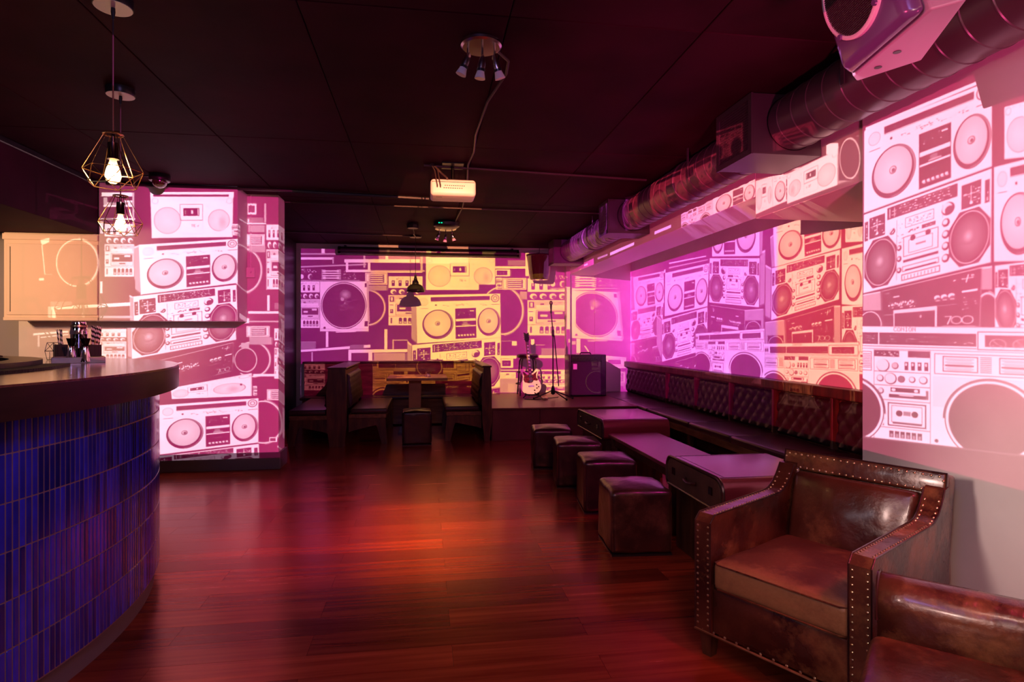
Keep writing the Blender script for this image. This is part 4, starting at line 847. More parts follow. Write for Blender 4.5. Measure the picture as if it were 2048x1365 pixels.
# ================================================================ the setting
CZ = 2.78
fl = struct('floor', box(B(), -6, 4.2, -2.5, 10.2, -0.05, -0.006), M['gap'])
pw, pl = 0.1725, 1.22; k0 = 2.79
me_pl = {}
def plank_mesh(L_):
    key = round(L_, 3)
    if key not in me_pl:
        b = B(); box(b, -L_/2+0.0006, L_/2-0.0006, -pw/2+0.0006, pw/2-0.0006, -0.006, 0.0); me = bpy.data.meshes.new('plank'); b.to_mesh(me); b.free(); me.materials.append(M['floor']); me_pl[key] = me
    return me_pl[key]
near, far = [], []
for r in range(-14, 40):
    y = k0+pw*(r+0.5)
    if y > 9.55 or y < -0.4: continue
    off = 0.12 + (0 if r % 2 == 0 else 0.61)
    for c in range(-4, 4):
        xc = off+pl*(c+0.5)
        d = xc*0.1457+y*0.9893
        if d < 1.6: continue
        px = 1024+1195*(xc*0.9893-y*0.1457)/d; hw = 0.7*1195/d
        if px+hw < -60 or px-hw > 2110 or xc > 3.4: continue
        near.append((xc, y))
for x, y in near[:300]: obj('plank', plank_mesh(pl), None, fl, loc=(x, y, 0.0))
ce = struct('ceiling', box(B(), -6, 4.2, -2.5, 10.2, CZ+0.016, CZ+0.1), M['gap'])
b = B(); box(b, -0.46+0.0025, 0.46-0.0025, -0.94+0.0025, 0.94-0.0025, 0, 0.016, 0.003, 1); cb_me = bpy.data.meshes.new('ceiling_board'); b.to_mesh(cb_me); b.free(); cb_me.materials.append(M['ceil'])
for i in range(-5, 4):
    for j in range(-1, 5):
        obj('ceiling_board', cb_me, None, ce, loc=(0.38+0.92*(i+0.5), 2.65+1.88*(j-0.5), CZ))
BY = 9.6
struct('wall_back', box(B(), -2.4, 3.6, BY, BY+0.15, 0, CZ), M['wall'])
struct('wall_far_left', box(B(), -2.1, -1.95, 6.66, BY, 0, CZ), M['black'])  # black colour stands in for the shade behind the pillar
b = B(); box(b, -3.84, -1.463, 6.35, 6.62, 0, CZ); struct('wall_left', b, M['wall'])
struct('wall_left_return', box(B(), -6, -3.84, 6.95, 7.05, 0, CZ), M['greywall'])
struct('wall_left_cabinet_bay', box(B(), -2.98, -1.763, 6.03, 6.35, 1.489, CZ, 0.004, 1), M['wall'])
struct('baseboard_left', box(B(), -3.84, -1.44, 6.32, 6.35, 0, 0.17, 0.004, 1), M['skirt'])
struct('baseboard_pillar', box(B(), -1.463, -1.44, 6.35, 6.64, 0, 0.17, 0.003, 1), M['skirt'])
struct('trim_1', box(B(), -5.5, -2.98, 1.0, 6.02, 2.29, CZ-0.002, 0.004, 1), M['ceil'])         # dark bulkhead over the bar
struct('trim_2', box(B(), -3.0, -2.965, 1.0, 6.02, CZ-0.05, CZ-0.003, 0.006, 1), M['black'])
struct('wall_alcove', box(B(), 3.42, 3.55, 2.9, BY, 0, CZ), M['wall'])
b = B(); box(b, 2.33, 3.42, -2.0, 2.9, 0, CZ); wr = struct('wall_right', b, M['wall'])
struct('ceiling_beam', box(B(), 2.354, 2.795, 3.99, BY, 2.35, CZ-0.001, 0.004, 1), M['beam'])
struct('ceiling_beam_deep', box(B(), 2.354, 3.42, 2.9, 3.99, 2.19, CZ-0.001, 0.004, 1), M['beam'])
struct('wall_behind_camera', box(B(), -6, 2.4, -2.2, -2.05, 0, CZ), M['greywall'])
struct('wall_bar_back', box(B(), -5.6, -5.5, -2.0, 7.0, 0, CZ), M['greywall'])
# flush door in the near right wall: its dark joint shows as a corner line
dr = struct('door_1', box(B(), 2.322, 2.333, 1.0, 1.83, 0.0, 2.03, 0.002, 1), M['wall'])
struct('trim_3', box(B(), 2.3235, 2.331, 1.0, 1.84, 2.031, 2.043), M['black'])
struct('trim_4', box(B(), 2.3265, 2.331, 1.831, 1.836, 0.0, 2.036), M['black'])
# back wall nib and pipes
struct('wall_back_pilaster', box(B(), 2.285, 2.354, 9.48, BY, 0, CZ, 0.004, 1), M['wall'])
struct('wall_back_panel', box(B(), 2.80, 3.42, 9.585, BY, 0, 2.6), M['wall'])
# stage
st = struct('stage', box(B(), 0.86, 3.42, 7.62, BY, 0.0, 0.40), M['stage'])
obj('stage_top', box(B(), 0.86, 3.42, 7.60, BY, 0.40, 0.42, 0.004, 2), M['stagetop'], st)
for x in (0.87, 1.49, 2.11): obj('front_board', box(B(), x, x+0.61, 7.608, 7.62, 0.01, 0.395, 0.003, 1), M['stage'], st)
# ceiling conduits (cables clipped to the ceiling)
t = tag(obj('ceiling_conduit', tube(B(), [(-2.0, 6.60, CZ-0.012), (0.5, 6.66, CZ-0.012), (2.0, 6.7, CZ-0.012)], 0.009, 6), M['cable']), 'thin dark conduit crossing the ceiling behind the projector', 'conduit')
tag(obj('ceiling_conduit', tube(B(), [(0.0, 5.02, CZ-0.012), (2.0, 5.2, CZ-0.012)], 0.012, 6), M['cable']), 'dark conduit running right across the ceiling above the projector', 'conduit')
tag(obj('ceiling_conduit', tube(B(), [(-2.9, 6.0, CZ-0.02), (-1.4, 6.05, CZ-0.02), (0.05, 6.2, CZ-0.02)], 0.016, 6), M['black']), 'black pipe along the ceiling over the lit left wall', 'conduit')
tag(obj('ceiling_conduit', tube(B(), [(-1.9, 8.5, CZ-0.012), (-0.35, 8.6, CZ-0.012), (-0.13, 8.62, CZ-0.012)], 0.009, 6), M['cable']), 'dark cable running left from the black dome pendant', 'cable')
tag(obj('power_cable', tube(B(), [(0.36, 2.95, CZ-0.012), (0.43, 3.05, CZ-0.012), (0.44, 3.2, CZ-0.012), (0.38, 3.6, CZ-0.012), (0.36, 4.2, CZ-0.01), (0.38, 4.6, CZ-0.012), (0.36, 4.95, CZ-0.012), (0.40, 5.6, CZ-0.012), (0.42, 6.6, CZ-0.01), (0.38, 7.5, CZ-0.012)], 0.008, 6), M['cable']), 'cable clipped along the ceiling from the near spotlight cluster past the projector', 'cable')
# ================================================================ bar counter
CX, CY, ASP = -3.2, 2.85, 1.07
def arc(R, a): return (CX+R*math.cos(a), CY+R*ASP*math.sin(a))
def ring_solid(bm, R0, R1, z0, z1, a0, a1, n, bev=0):
    V = []
    for i in range(n+1):
        a = a0+(a1-a0)*i/n; o_ = arc(R1, a); p_ = arc(R0, a)
        V.append([bm.verts.new((*o_, z0)), bm.verts.new((*o_, z1)), bm.verts.new((*p_, z1)), bm.verts.new((*p_, z0))])
    for s_, t_ in zip(V, V[1:]):
        for k in range(4): bm.faces.new((s_[k], s_[(k+1) % 4], t_[(k+1) % 4], t_[k]))
    bm.faces.new(V[0][::-1]); bm.faces.new(V[-1])
    if bev: bevel_all(bm, bev, 3, 40)
    return bm
rad = math.radians
bar = thing('bar_counter', 'curved bar counter with polished wood top and blue vertical tile front', 'bar counter', (CX, CY, 0))
def bpart(name, bm, m, smooth=True):
    o = obj(name, bm, m, bar, smooth=smooth); o.location = (-CX, -CY, 0); return o
bpart('counter_top', ring_solid(B(), 1.22, 1.96, 1.182, 1.19, rad(-80), rad(100), 90, 0.002), M['counter'])
bpart('counter_edge', ring_solid(B(), 1.24, 1.965, 1.07, 1.182, rad(-80), rad(100), 90, 0.012), M['slab'])
bpart('front_wall', ring_solid(B(), 1.70, 1.8672, 0.10, 1.07, rad(-80), rad(100), 90), M['grout'])
bpart('plinth', ring_solid(B(), 1.65, 1.845, 0.0, 0.10, rad(-80), rad(100), 90), M['plinth'])
bpart('inner_ledge', ring_solid(B(), 1.20, 1.34, 1.19, 1.225, rad(-80), rad(80), 80, 0.006), M['black'])
bpart('drip_mat', ring_solid(B(), 1.345, 1.46, 1.19, 1.202, rad(-80), rad(27), 60, 0.003), M['rubber'])
TW, TH = 0.0196, 0.164
def tile_bm(h):
    return box(B(), -0.004, 0.004, -TW/2, TW/2, -h/2, h/2, 0.0022, 1)
def mk_tile(h):
    b = tile_bm(h); me = bpy.data.meshes.new('tile'); b.to_mesh(me); b.free(); me.materials.append(M['tile']); return me
tm = mk_tile(TH); tm_s = mk_tile(0.142)
tiles = []
n_t = int(rad(150)*1.866/0.0235)
for i in range(n_t):
    a = rad(-62)+i*0.0235/1.866*1.0
    # equal arc length on the slight ellipse
    for r in range(6):
        tiles.append((a, r))
def tpos(a): 
    x, y = arc(1.866, a); nx, ny = math.cos(a)*ASP, math.sin(a); return x, y, math.atan2(ny, nx)
vis = [t_ for t_ in tiles if rad(-22) < t_[0] < rad(14)]
vis.sort(key=lambda t_: abs(t_[0]-rad(-16))); inds = set(vis[:300])
fb = B()
for a, r in tiles:
    x, y, ang = tpos(a); h = TH if r < 5 else 0.142; z = 0.105+r*0.1685+TH/2 - (0.011 if r == 5 else 0)
    if (a, r) in inds:
        o = bpy.data.objects.new('tile', tm if r < 5 else tm_s); o.parent = bar; o.location = (x-CX, y-CY, z); o.rotation_euler = (0, 0, ang); COL.objects.link(o)
    elif a < rad(70):
        box(fb, -0.004, 0.004, -TW/2, TW/2, -h/2, h/2, 0.002, 1, M=Matrix.Translation((x, y, z)) @ Matrix.Rotation(ang, 4, 'Z'))
o = bpart('tile_field', fb, M['tilef'], smooth=False); o['kind'] = 'stuff'

# things on the bar
def onbar(px, d, z=1.19):
    u = (px-1024)/1195; return (d*(0.1457+u*0.9893), d*(0.9893-u*0.1457), z)
tx_, ty_, _ = onbar(158, 3.55); face = math.atan2(-ty_, -tx_)+PI/2
tr = thing('caddy_tray', 'grey metal tray carrying the cocktail tools on the bar', 'tray', (tx_, ty_, 1.19), face)
obj('tray_base', box(B(), -0.125, 0.125, -0.10, 0.11, 0, 0.006, 0.002, 1), M['gun'], tr)
b = B(); box(b, -0.125, 0.125, -0.104, -0.098, 0.0, 0.036, 0.002, 1); box(b, -0.125, 0.125, 0.106, 0.112, 0, 0.036, 0.002, 1); box(b, -0.128, -0.122, -0.104, 0.112, 0, 0.036, 0.002, 1); box(b, 0.122, 0.128, -0.104, 0.112, 0, 0.036, 0.002, 1)
obj('tray_rim', b, M['steel'], tr)
TZ = 1.19+0.0065
def jigger(px, label):
    x, y, _ = onbar(px, 3.50); t = thing('jigger', label, 'jigger', (x, y, TZ))
    obj('large_cup', lathe(B(), [(0.030, 0), (0.031, 0.004), (0.012, 0.092)], 28), M['chrome'], t, smooth=True)
    obj('small_cup', lathe(B(), [(0.012, 0.092), (0.015, 0.098), (0.0255, 0.137), (0.0262, 0.139), (0.024, 0.139), (0.013, 0.100)], 28), M['gun'], t, smooth=True)
    return t
jigger(143, 'left steel jigger standing on the bar tray'); jigger(171, 'right steel jigger on the bar tray beside the straws')
x, y, _ = onbar(158, 3.60); s_ = thing('cocktail_shaker', 'tall stainless steel cocktail shaker behind the two jiggers', 'shaker', (x, y, TZ))
obj('tin', lathe(B(), [(0.032, 0), (0.034, 0.006), (0.044, 0.165), (0.045, 0.168)], 32), M['chrome'], s_, smooth=True)
obj('cap_tin', lathe(B(), [(0.046, 0.163), (0.0465, 0.175), (0.039, 0.215), (0.037, 0.222), (0.036, 0.236), (0.034, 0.238)], 32), M['chrome'], s_, smooth=True)
obj('rubber_band', lathe(B(), [(0.0435, 0.205), (0.044, 0.207), (0.0425, 0.218), (0.042, 0.219)], 32), M['brass'], s_, smooth=True)
def caddy(px, d, label, hgt=0.10):
    x, y, _ = onbar(px, d); t = thing('straw_caddy', label, 'caddy', (x, y, TZ if d < 3.66 else 1.19), face+0.1)
    b = B(); w_ = 0.032; box(b, -w_, w_, -w_, w_, 0, 0.006, 0.001, 1)
    for (a0, a1, c0, c1) in ((-w_, w_, -w_, -w_+0.004), (-w_, w_, w_-0.004, w_), (-w_, -w_+0.004, -w_, w_), (w_-0.004, w_, -w_, w_)): box(b, a0, a1, c0, c1, 0.0, hgt, 0.0015, 1)
    obj('holder', b, M['plastic'], t)
    for k in (-1, 0, 1): obj('rib', box(B(), k*0.018-0.003, k*0.018+0.003, -w_-0.003, -w_, 0.008, hgt-0.006, 0.001, 1), M['plastic'], t)
    return t, x, y
cr, crx, cry = caddy(189, 3.60, 'black straw caddy at the right end of the bar tray')
cl_, clx, cly = caddy(122, 3.64, 'black ribbed caddy at the left end of the bar tray')
random.seed(3)
for k in range(16):
    dx, dy = random.uniform(-0.018, 0.018), random.uniform(-0.018, 0.018); tl = Vector((dx*0.9+0.012, dy*0.6, 0.205)).normalized()
    o = obj('paper_straw', tube(B(), [(0, 0, 0), tl*random.uniform(0.185, 0.21)], 0.0032, 8), M['straw'], smooth=True, loc=(crx+dx, cry+dy, TZ+0.007))
    tag(o, 'black and white striped paper straw standing in the right bar caddy', 'straw', 'striped straws in the right caddy')
for k in range(9):
    dx, dy = random.uniform(-0.02, 0.02), random.uniform(-0.02, 0.0); tl = Vector((dx*0.4+0.006, dy*0.3, 0.14)).normalized()
    o = obj('copper_stirrer', tube(B(), [(0, 0, 0), tl*0.128], 0.0018, 6), M['gold'], loc=(crx+dx, cry+dy-0.004, TZ+0.007))
    tag(o, 'thin copper coloured stirrer standing in the right bar caddy', 'stirrer', 'copper stirrers in the right caddy')
for k in range(5):
    dx, dy = random.uniform(-0.008, 0.02), random.uniform(-0.015, 0.015); tl = Vector((-0.03+k*0.006, 0, 0.2)).normalized()
    o = obj('paper_straw', tube(B(), [(0, 0, 0), tl*0.185], 0.0032, 8), M['straw'], smooth=True, loc=(clx+dx, cly+dy, TZ+0.007))
    tag(o, 'striped paper straw standing in the left bar caddy', 'straw', 'striped straws in the left caddy')
# geometric wire candle holder
x, y, _ = onbar(107, 3.9); g = thing('wire_candle_holder', 'small black wire geometric candle holder behind the left caddy', 'candle holder', (x, y, 1.19))
b = B(); P8 = [(0.045*math.cos(k*PI/3), 0.045*math.sin(k*PI/3)) for k in range(6)]
for k in range(6):
    p, q = P8[k], P8[(k+1) % 6]
    for z in (0.004, 0.115): tube(b, [(p[0]*0.85, p[1]*0.85, z), (q[0]*0.85, q[1]*0.85, z)], 0.0016, 5)
    tube(b, [(p[0]*0.85, p[1]*0.85, 0.004), (p[0]*1.15, p[1]*1.15, 0.06)], 0.0016, 5); tube(b, [(p[0]*1.15, p[1]*1.15, 0.06), (p[0]*0.85, p[1]*0.85, 0.115)], 0.0016, 5)
    tube(b, [(p[0]*1.15, p[1]*1.15, 0.06), (q[0]*0.85, q[1]*0.85, 0.115)], 0.0016, 5); tube(b, [(p[0]*1.15, p[1]*1.15, 0.06), (q[0]*1.15, q[1]*1.15, 0.06)], 0.0016, 5)
obj('wire_frame', b, M['plastic'], g)
obj('glass_cup', lathe(B(), [(0.018, 0.004), (0.022, 0.006), (0.022, 0.055), (0.0205, 0.055), (0.0205, 0.008), (0.001, 0.008)], 20), M['glass'], g, smooth=True)
# bar floor mat with slats behind the tray on the inner ledge
bm_t = thing('slatted_bar_mat', 'dark slatted wooden mat lying on the counter at the left edge', 'bar mat', (-2.62, 3.60, 1.226), rad(38))
for k in range(7): obj('slat', box(B(), -0.30, 0.30, -0.11+k*0.035, -0.088+k*0.035, 0.004, 0.014, 0.002, 1), M['rail'], bm_t)
for k in (-1, 1): obj('runner', box(B(), k*0.24-0.01, k*0.24+0.01, -0.11, 0.122, 0, 0.004), M['black'], bm_t)

# wall cabinet at left (cream painted, projecting)
cab = thing('wall_cabinet', 'long cream painted wall cabinet with one flat door above the bar', 'cabinet', (-3.37, 6.03, 1.49))
obj('cabinet_body', box(B(), -0.40, 0.388, 0.0, 0.318, 0, 0.80, 0.004, 1), M['cream'], cab)
b = B(); X0, X1, Z0, Z1 = -0.37, 0.385, 0.05, 0.70
box(b, X0, X1, -0.012, 0.0, Z0, Z1, 0.003, 1); obj('door_panel', b, M['cream'], cab)
obj('door_gap', box(B(), X0+0.028, X0+0.034, -0.0135, -0.012, Z0+0.03, Z1-0.03), M['black'], cab)
obj('bottom_rail', box(B(), -0.40, 0.388, -0.010, 0.0, 0.0, 0.03, 0.003, 1), M['cream'], cab)
obj('top_strip', box(B(), -0.405, 0.388, -0.016, 0.0, 0.735, 0.79, 0.004, 1), M['cream'], cab)

# ================================================================ cage pendants over the bar
def cage_pendant(x, y, label, zt=2.20):
    t = thing('cage_pendant_lamp', label, 'pendant lamp', (x, y, CZ), 0.25, 'geometric wire pendant lamps over the bar')
    z = zt-CZ
    obj('canopy', lathe(B(), [(0.075, 0), (0.075, -0.038), (0.073, -0.041)], 36), M['plastic'], t, smooth=True)
    obj('canopy_cover', lathe(B(), [(0.071, -0.041), (0.071, -0.0425)], 36), M['white'], t)
    obj('cord', tube(B(), [(0, 0, -0.04), (0, 0, z)], 0.0032, 8), M['cable'], t)
    obj('cord_grip', lathe(B(), [(0.008, -0.042), (0.009, -0.06), (0.005, -0.09)], 12), M['plastic'], t)
    b = B(); n = 6
    top = [(0.036*math.cos(2*PI*k/n), 0.036*math.sin(2*PI*k/n), z) for k in range(n)]
    mid = [(0.112*math.cos(2*PI*(k+0.0)/n), 0.112*math.sin(2*PI*k/n), z-0.15) for k in range(n)]
    low = [(0.088*math.cos(2*PI*(k+0.5)/n), 0.088*math.sin(2*PI*(k+0.5)/n), z-0.215) for k in range(n)]
    for k in range(n):
        for p, q in ((top[k], top[(k+1) % n]), (top[k], mid[k]), (mid[k], mid[(k+1) % n]), (mid[k], low[k]), (mid[k], low[k-1]), (low[k], low[(k+1) % n])):
            tube(b, [p, q], 0.0019, 6)
    obj('wire_cage', b, M['gold'], t)
    obj('cage_ring', tube(B(), [(0.036*math.cos(2*PI*k/24), 0.036*math.sin(2*PI*k/24), z+0.003) for k in range(24)], 0.004, 6, closed=True), M['gold'], t)
    so = obj('lamp_socket', lathe(B(), [(0.006, z+0.005), (0.006, z-0.03), (0.020, z-0.034), (0.020, z-0.095), (0.022, z-0.098), (0.022, z-0.103)], 24), M['gun'], t, smooth=True)
    bu = obj('bulb', lathe(B(), [(0.012, z-0.103), (0.014, z-0.115), (0.026, z-0.150), (0.0305, z-0.172), (0.026, z-0.192), (0.012, z-0.204), (0.001, z-0.206)], 24, cap=False), M['bulbglass'], t, smooth=True)
    b = B()
    for k in range(5):
        a = 2*PI*k/5; a2 = a+2*PI/10
        tube(b, [(0.008*math.cos(a), 0.008*math.sin(a), z-0.125), (0.016*math.cos(a2), 0.016*math.sin(a2), z-0.188)], 0.0022, 6)
    obj('filament', b, M['filament'], bu)
    return t
cage_pendant(-1.302, 2.748, 'nearer gold wire cage pendant, hanging above its twin in the picture')
cage_pendant(-1.737, 3.75, 'farther gold wire cage pendant in front of the pink lit wall', 2.155)
for x, y in ((-1.302, 2.748), (-1.737, 3.75)):
    d = bpy.data.lights.new('pendant_glow', 'POINT'); d.energy = 3.0; d.color = (1, 0.55, 0.22); d.shadow_soft_size = 0.02
    o = bpy.data.objects.new('pendant_glow', d); COL.objects.link(o); o.location = (x, y, 2.025)

# dome camera
t = thing('dome_camera', 'small dome security camera on the ceiling beside the hanging lamps', 'camera', (-2.32, 5.70, CZ))
obj('camera_base', lathe(B(), [(0.082, 0), (0.085, -0.01), (0.083, -0.055), (0.078, -0.06)], 32), M['plastic'], t, smooth=True)
obj('camera_dome', lathe(B(), [(0.060, -0.06)]+[(0.06*math.cos(a), -0.062-0.058*math.sin(a)) for a in [k*PI/16 for k in range(1, 8)]]+[(0.001, -0.12)], 28), M['smoke'], t, smooth=True)
tag(obj('camera_cable', tube(B(), [(-2.40, 5.70, CZ-0.015), (-2.55, 5.68, CZ-0.014), (-2.90, 5.60, CZ-0.014)], 0.009, 6), M['cable']), 'short cable leaving the dome camera leftwards along the ceiling', 'cable')
# switch box on the left wall return
t = thing('junction_box', 'pale junction box on the lit left wall beside the cabinet bay', 'junction box', (-1.735, 6.335, 1.99))
obj('box_body', box(B(), -0.03, 0.05, -0.02, 0.015, -0.055, 0.045, 0.005, 2), M['white'], t)
obj('knob', lathe(B(), [(0.012, 0), (0.011, 0.02)], 14, M=Matrix.Translation((0.01, -0.02, 0)) @ Matrix.Rotation(PI/2, 4, 'X')), M['white'], t, smooth=True)
obj('conduit', tube(B(), [(0.01, 0, 0.045), (0.01, 0, 0.6), (0.01, 0, 0.78)], 0.006, 8), M['white'], t)

# ================================================================ ceiling spots and projector
def spot_cluster(x, y, label, R=0.10, k=1.0):
    t = thing('ceiling_spotlight', label, 'spotlight', (x, y, CZ), 0.0, 'three-lamp ceiling spotlights')
    obj('mounting_plate', lathe(B(), [(R*0.92, 0), (R, -0.008), (R, -0.02), (R*0.9, -0.028), (0.002, -0.030)], 40), M['steel'], t, smooth=True)
    for i, (ax, ay, tilt, az) in enumerate(((-0.065*k, -0.01, 0.38, 0.1), (0.0, -0.05, 0.12, 0.1), (0.065*k, 0.0, -0.32, 0.15))):
        L_ = 0.05 if i != 1 else 0.075
        arm = obj('arm', tube(B(), [(ax, ay, -0.028), (ax, ay, -0.028-L_)], 0.006, 8), M['steel'], t)
        Mx = Matrix.Translation((ax, ay, -0.028-L_)) @ Matrix.Rotation(az, 4, 'X') @ Matrix.Rotation(tilt, 4, 'Y')
        sh = obj('lamp_holder', lathe(B(), [(0.004, 0.02), (0.013, 0.005), (0.019, -0.03), (0.018, -0.052)], 20, M=Mx), M['steel'], t, smooth=True)
        obj('collar', lathe(B(), [(0.0195, -0.048), (0.0195, -0.060)], 20, M=Mx), M['plastic'], sh)
        obj('lamp', lathe(B(), [(0.017, -0.058), (0.024, -0.085), (0.026, -0.094), (0.020, -0.095), (0.001, -0.092)], 20, M=Mx), M['white'], sh, smooth=True)
    return t
spot_cluster(0.276, 2.90, 'nearer brushed steel three-lamp spotlight on the dark ceiling')
t2 = spot_cluster(0.283, 7.95, 'farther three-lamp spotlight beside the black pendant', 0.14, 1.3)
t = thing('ceiling_alarm', 'round black ceiling unit with green light before the far spotlight', 'alarm', (0.281, 7.55, CZ))
obj('alarm_body', lathe(B(), [(0.15, 0), (0.165, -0.02), (0.16, -0.055), (0.13, -0.075), (0.002, -0.08)], 32), M['plastic'], t, smooth=True)
for k in (-1, 0): obj('indicator_light', box(B(), -0.075+k*0.03, -0.058+k*0.03, -0.168, -0.155, -0.045, -0.035), M['green'], t)
t = thing('junction_box', 'small black octagonal junction box on the ceiling left of the green-lit unit', 'junction box', (-0.14, 7.72, CZ))
obj('box_body', lathe(B(), [(0.07, 0), (0.075, -0.02), (0.07, -0.06)], 8), M['plastic'], t)
obj('cable_tail', tube(B(), [(0, 0.04, -0.04), (0.01, 0.2, -0.09), (0.0, 0.45, -0.06), (0.02, 0.80, -0.03)], 0.008, 6), M['cable'], t)
# projector
t = thing('projector', 'white ceiling projector seen from behind, hanging over the dance floor', 'projector', (0.237, 5.02, CZ))
obj('mount_plate', box(B(), -0.09, 0.09, -0.09, 0.09, -0.012, 0, 0.002, 1), M['plastic'], t)
obj('pole', tube(B(), [(0, 0, -0.012), (0, 0, -0.145)], 0.014, 10), M['gun'], t)
for a in range(4):
    obj('mount_arm', tube(B(), [(0, 0, -0.12), (0.08*math.cos(a*PI/2+0.7), 0.08*math.sin(a*PI/2+0.7), -0.145)], 0.006, 6), M['plastic'], t)
bd = obj('projector_body', box(B(), -0.185, 0.185, -0.13, 0.13, -0.285, -0.150, 0.028, 4), M['white'], t, smooth=True)
obj('panel_groove', box(B(), -0.172, 0.172, -0.1315, -0.129, -0.178, -0.174), M['plastic'], bd)
for k in range(10): obj('port', box(B(), -0.07+k*0.017, -0.06+k*0.017, -0.1315, -0.129, -0.208, -0.202), M['plastic'], bd)
for k in range(9): obj('port', box(B(), -0.08+k*0.018, -0.069+k*0.018, -0.1315, -0.129, -0.228, -0.222), M['plastic'], bd)
obj('lens', lathe(B(), [(0.035, 0), (0.037, 0.012), (0.028, 0.014)], 24, M=Matrix.Translation((0, 0.127, -0.225)) @ Matrix.Rotation(-PI/2, 4, 'X')), M['plastic'], t)
obj('foot_slot', box(B(), -0.14, -0.09, -0.07, -0.055, -0.2865, -0.2845), M['plastic'], bd)
for k, x in enumerate((-0.14, -0.115)): obj('cable', tube(B(), [(x-0.04, -0.05, -0.01), (x-0.01, -0.10, -0.08), (x, -0.150, -0.16), (x+0.01, -0.150, -0.21), (x+0.01, -0.133, -0.222)], 0.005, 6), M['cable'], t)
obj('cable', tube(B(), [(-0.17, -0.05, -0.01), (-0.10, -0.08, -0.09), (-0.05, -0.142, -0.15), (-0.045, -0.140, -0.16)], 0.008, 6), M['cable'], t)

# black dome pendant far
t = thing('dome_pendant_lamp', 'glossy black dome pendant hanging low before the back wall', 'pendant lamp', (-0.12, 8.65, CZ))
obj('canopy', lathe(B(), [(0.085, 0), (0.085, -0.02), (0.08, -0.025)], 28), M['plastic'], t, smooth=True)
obj('cord', tube(B(), [(0, 0, -0.025), (0, 0, -0.60)], 0.004, 6), M['plastic'], t)
obj('shade', lathe(B(), [(0.012, -0.555), (0.02, -0.60), (0.028, -0.635), (0.045, -0.665), (0.048, -0.69), (0.085, -0.705), (0.12, -0.745), (0.135, -0.795), (0.136, -0.80), (0.130, -0.80), (0.11, -0.745), (0.04, -0.70), (0.002, -0.69)], 40), M['plastic'], t, smooth=True)
obj('bulb', lathe(B(), [(0.015, -0.70), (0.03, -0.745), (0.025, -0.775), (0.001, -0.785)], 16), M['white'], t, smooth=True)
# roller screen case
t = thing('roller_projection_screen', 'long black roller screen case under the ceiling on the back wall', 'projection screen', (0.10, 9.48, 2.665))
obj('case', lathe(B(), [(0.055, -1.37), (0.06, -1.365), (0.06, 1.365), (0.055, 1.37)], 20, M=Matrix.Rotation(PI/2, 4, 'Y')), M['plastic'], t, smooth=True)
for k in (-1, 1): obj('end_cap', lathe(B(), [(0.064, -0.02), (0.064, 0.02)], 20, M=Matrix.Translation((k*1.385, 0, 0)) @ Matrix.Rotation(PI/2, 4, 'Y')), M['gun'], t); 
for k in (-1, 1): obj('bracket', box(B(), k*1.3-0.015, k*1.3+0.015, -0.02, 0.119, 0.02, 0.08), M['plastic'], t)

# ================================================================ duct, vents and speaker
DX, DZ, DR = 2.15, 2.605, 0.16
dt = thing('air_duct', 'long black spiral air duct under the ceiling along the right side', 'duct', (DX, 1.0, DZ))
def ductseg(y0, y1, name='duct_section'):
    y0 -= 1.0; y1 -= 1.0; prof = [(DR, y0)]; y = y0
    while y < y1-0.02:
        prof += [(DR, min(y+0.118, y1)), (DR+0.0035, min(y+0.122, y1)), (DR+0.0035, min(y+0.127, y1)), (DR, min(y+0.131, y1))]; y += 0.13
    return obj(name, lathe(B(), prof, 48, M=Matrix.Translation((0, 0, 0)) @ Matrix.Rotation(-PI/2, 4, 'X')), M['duct'], dt, smooth=True)
segs = [(-1.5, 0.93), (0.95, 3.24), (3.67, 4.6), (4.62, 5.98), (6.32, 7.4), (7.42, 8.61)]
for a_, b_ in segs: ductseg(a_, b_)
for y in (-0.06, 3.61, 6.41): obj('duct_joint', lathe(B(), [(DR+0.002, y-0.03), (DR+0.009, y-0.026), (DR+0.009, y+0.026), (DR+0.002, y+0.03)], 48, M=Matrix.Rotation(-PI/2, 4, 'X')), M['ductbox'], dt, smooth=True)
for y in (1.6, 3.3, 5.9): obj('hanger_strap', box(B(), -0.17, -0.164, y-0.012, y+0.012, -0.05, 0.172), M['ductbox'], dt)
def ventbox(y0, y1, label, x0=1.90):
    t = thing('duct_vent_box', label, 'vent', (DX, (y0+y1)/2, DZ)); h = (y1-y0)/2; xw = x0-DX
    b = B(); box(b, xw, 0.19, -h, h, -0.185, 0.170, 0.004, 1); obj('box_body', b, M['ductbox'], t)
    f = B(); box(f, xw-0.012, xw, -h-0.006, -h+0.03, -0.19, 0.168); box(f, xw-0.012, xw, h-0.03, h+0.006, -0.19, 0.168); box(f, xw-0.012, xw, -h+0.03, h-0.03, -0.19, -0.155); box(f, xw-0.012, xw, -h+0.03, h-0.03, 0.135, 0.168)
    obj('grille_frame', f, M['ductbox'], t)
    gm = B(); n1, n2 = 20, 18
    for i in range(n1): 
        yy = -h+0.03+(2*h-0.06)*(i+0.5)/n1; box(gm, xw-0.007, xw-0.005, yy-0.0016, yy+0.0016, -0.155, 0.135)
    for i in range(n2):
        zz = -0.155+0.29*(i+0.5)/n2; box(gm, xw-0.009, xw-0.007, -h+0.03, h-0.03, zz-0.0016, zz+0.0016)
    obj('wire_grille', gm, M['mesh'], t)['kind'] = 'stuff'
    return t
ventbox(3.25, 3.66, 'nearest square vent box with wire grille on the black duct')
ventbox(5.99, 6.31, 'middle vent box on the duct, above the bench alcove')
ventbox(8.62, 8.98, 'farthest vent box at the back end of the duct')
t = thing('duct_end_cowl', 'smoky translucent tapered cowl hanging from the far duct end', 'duct cowl', (1.80, 9.25, 2.62))
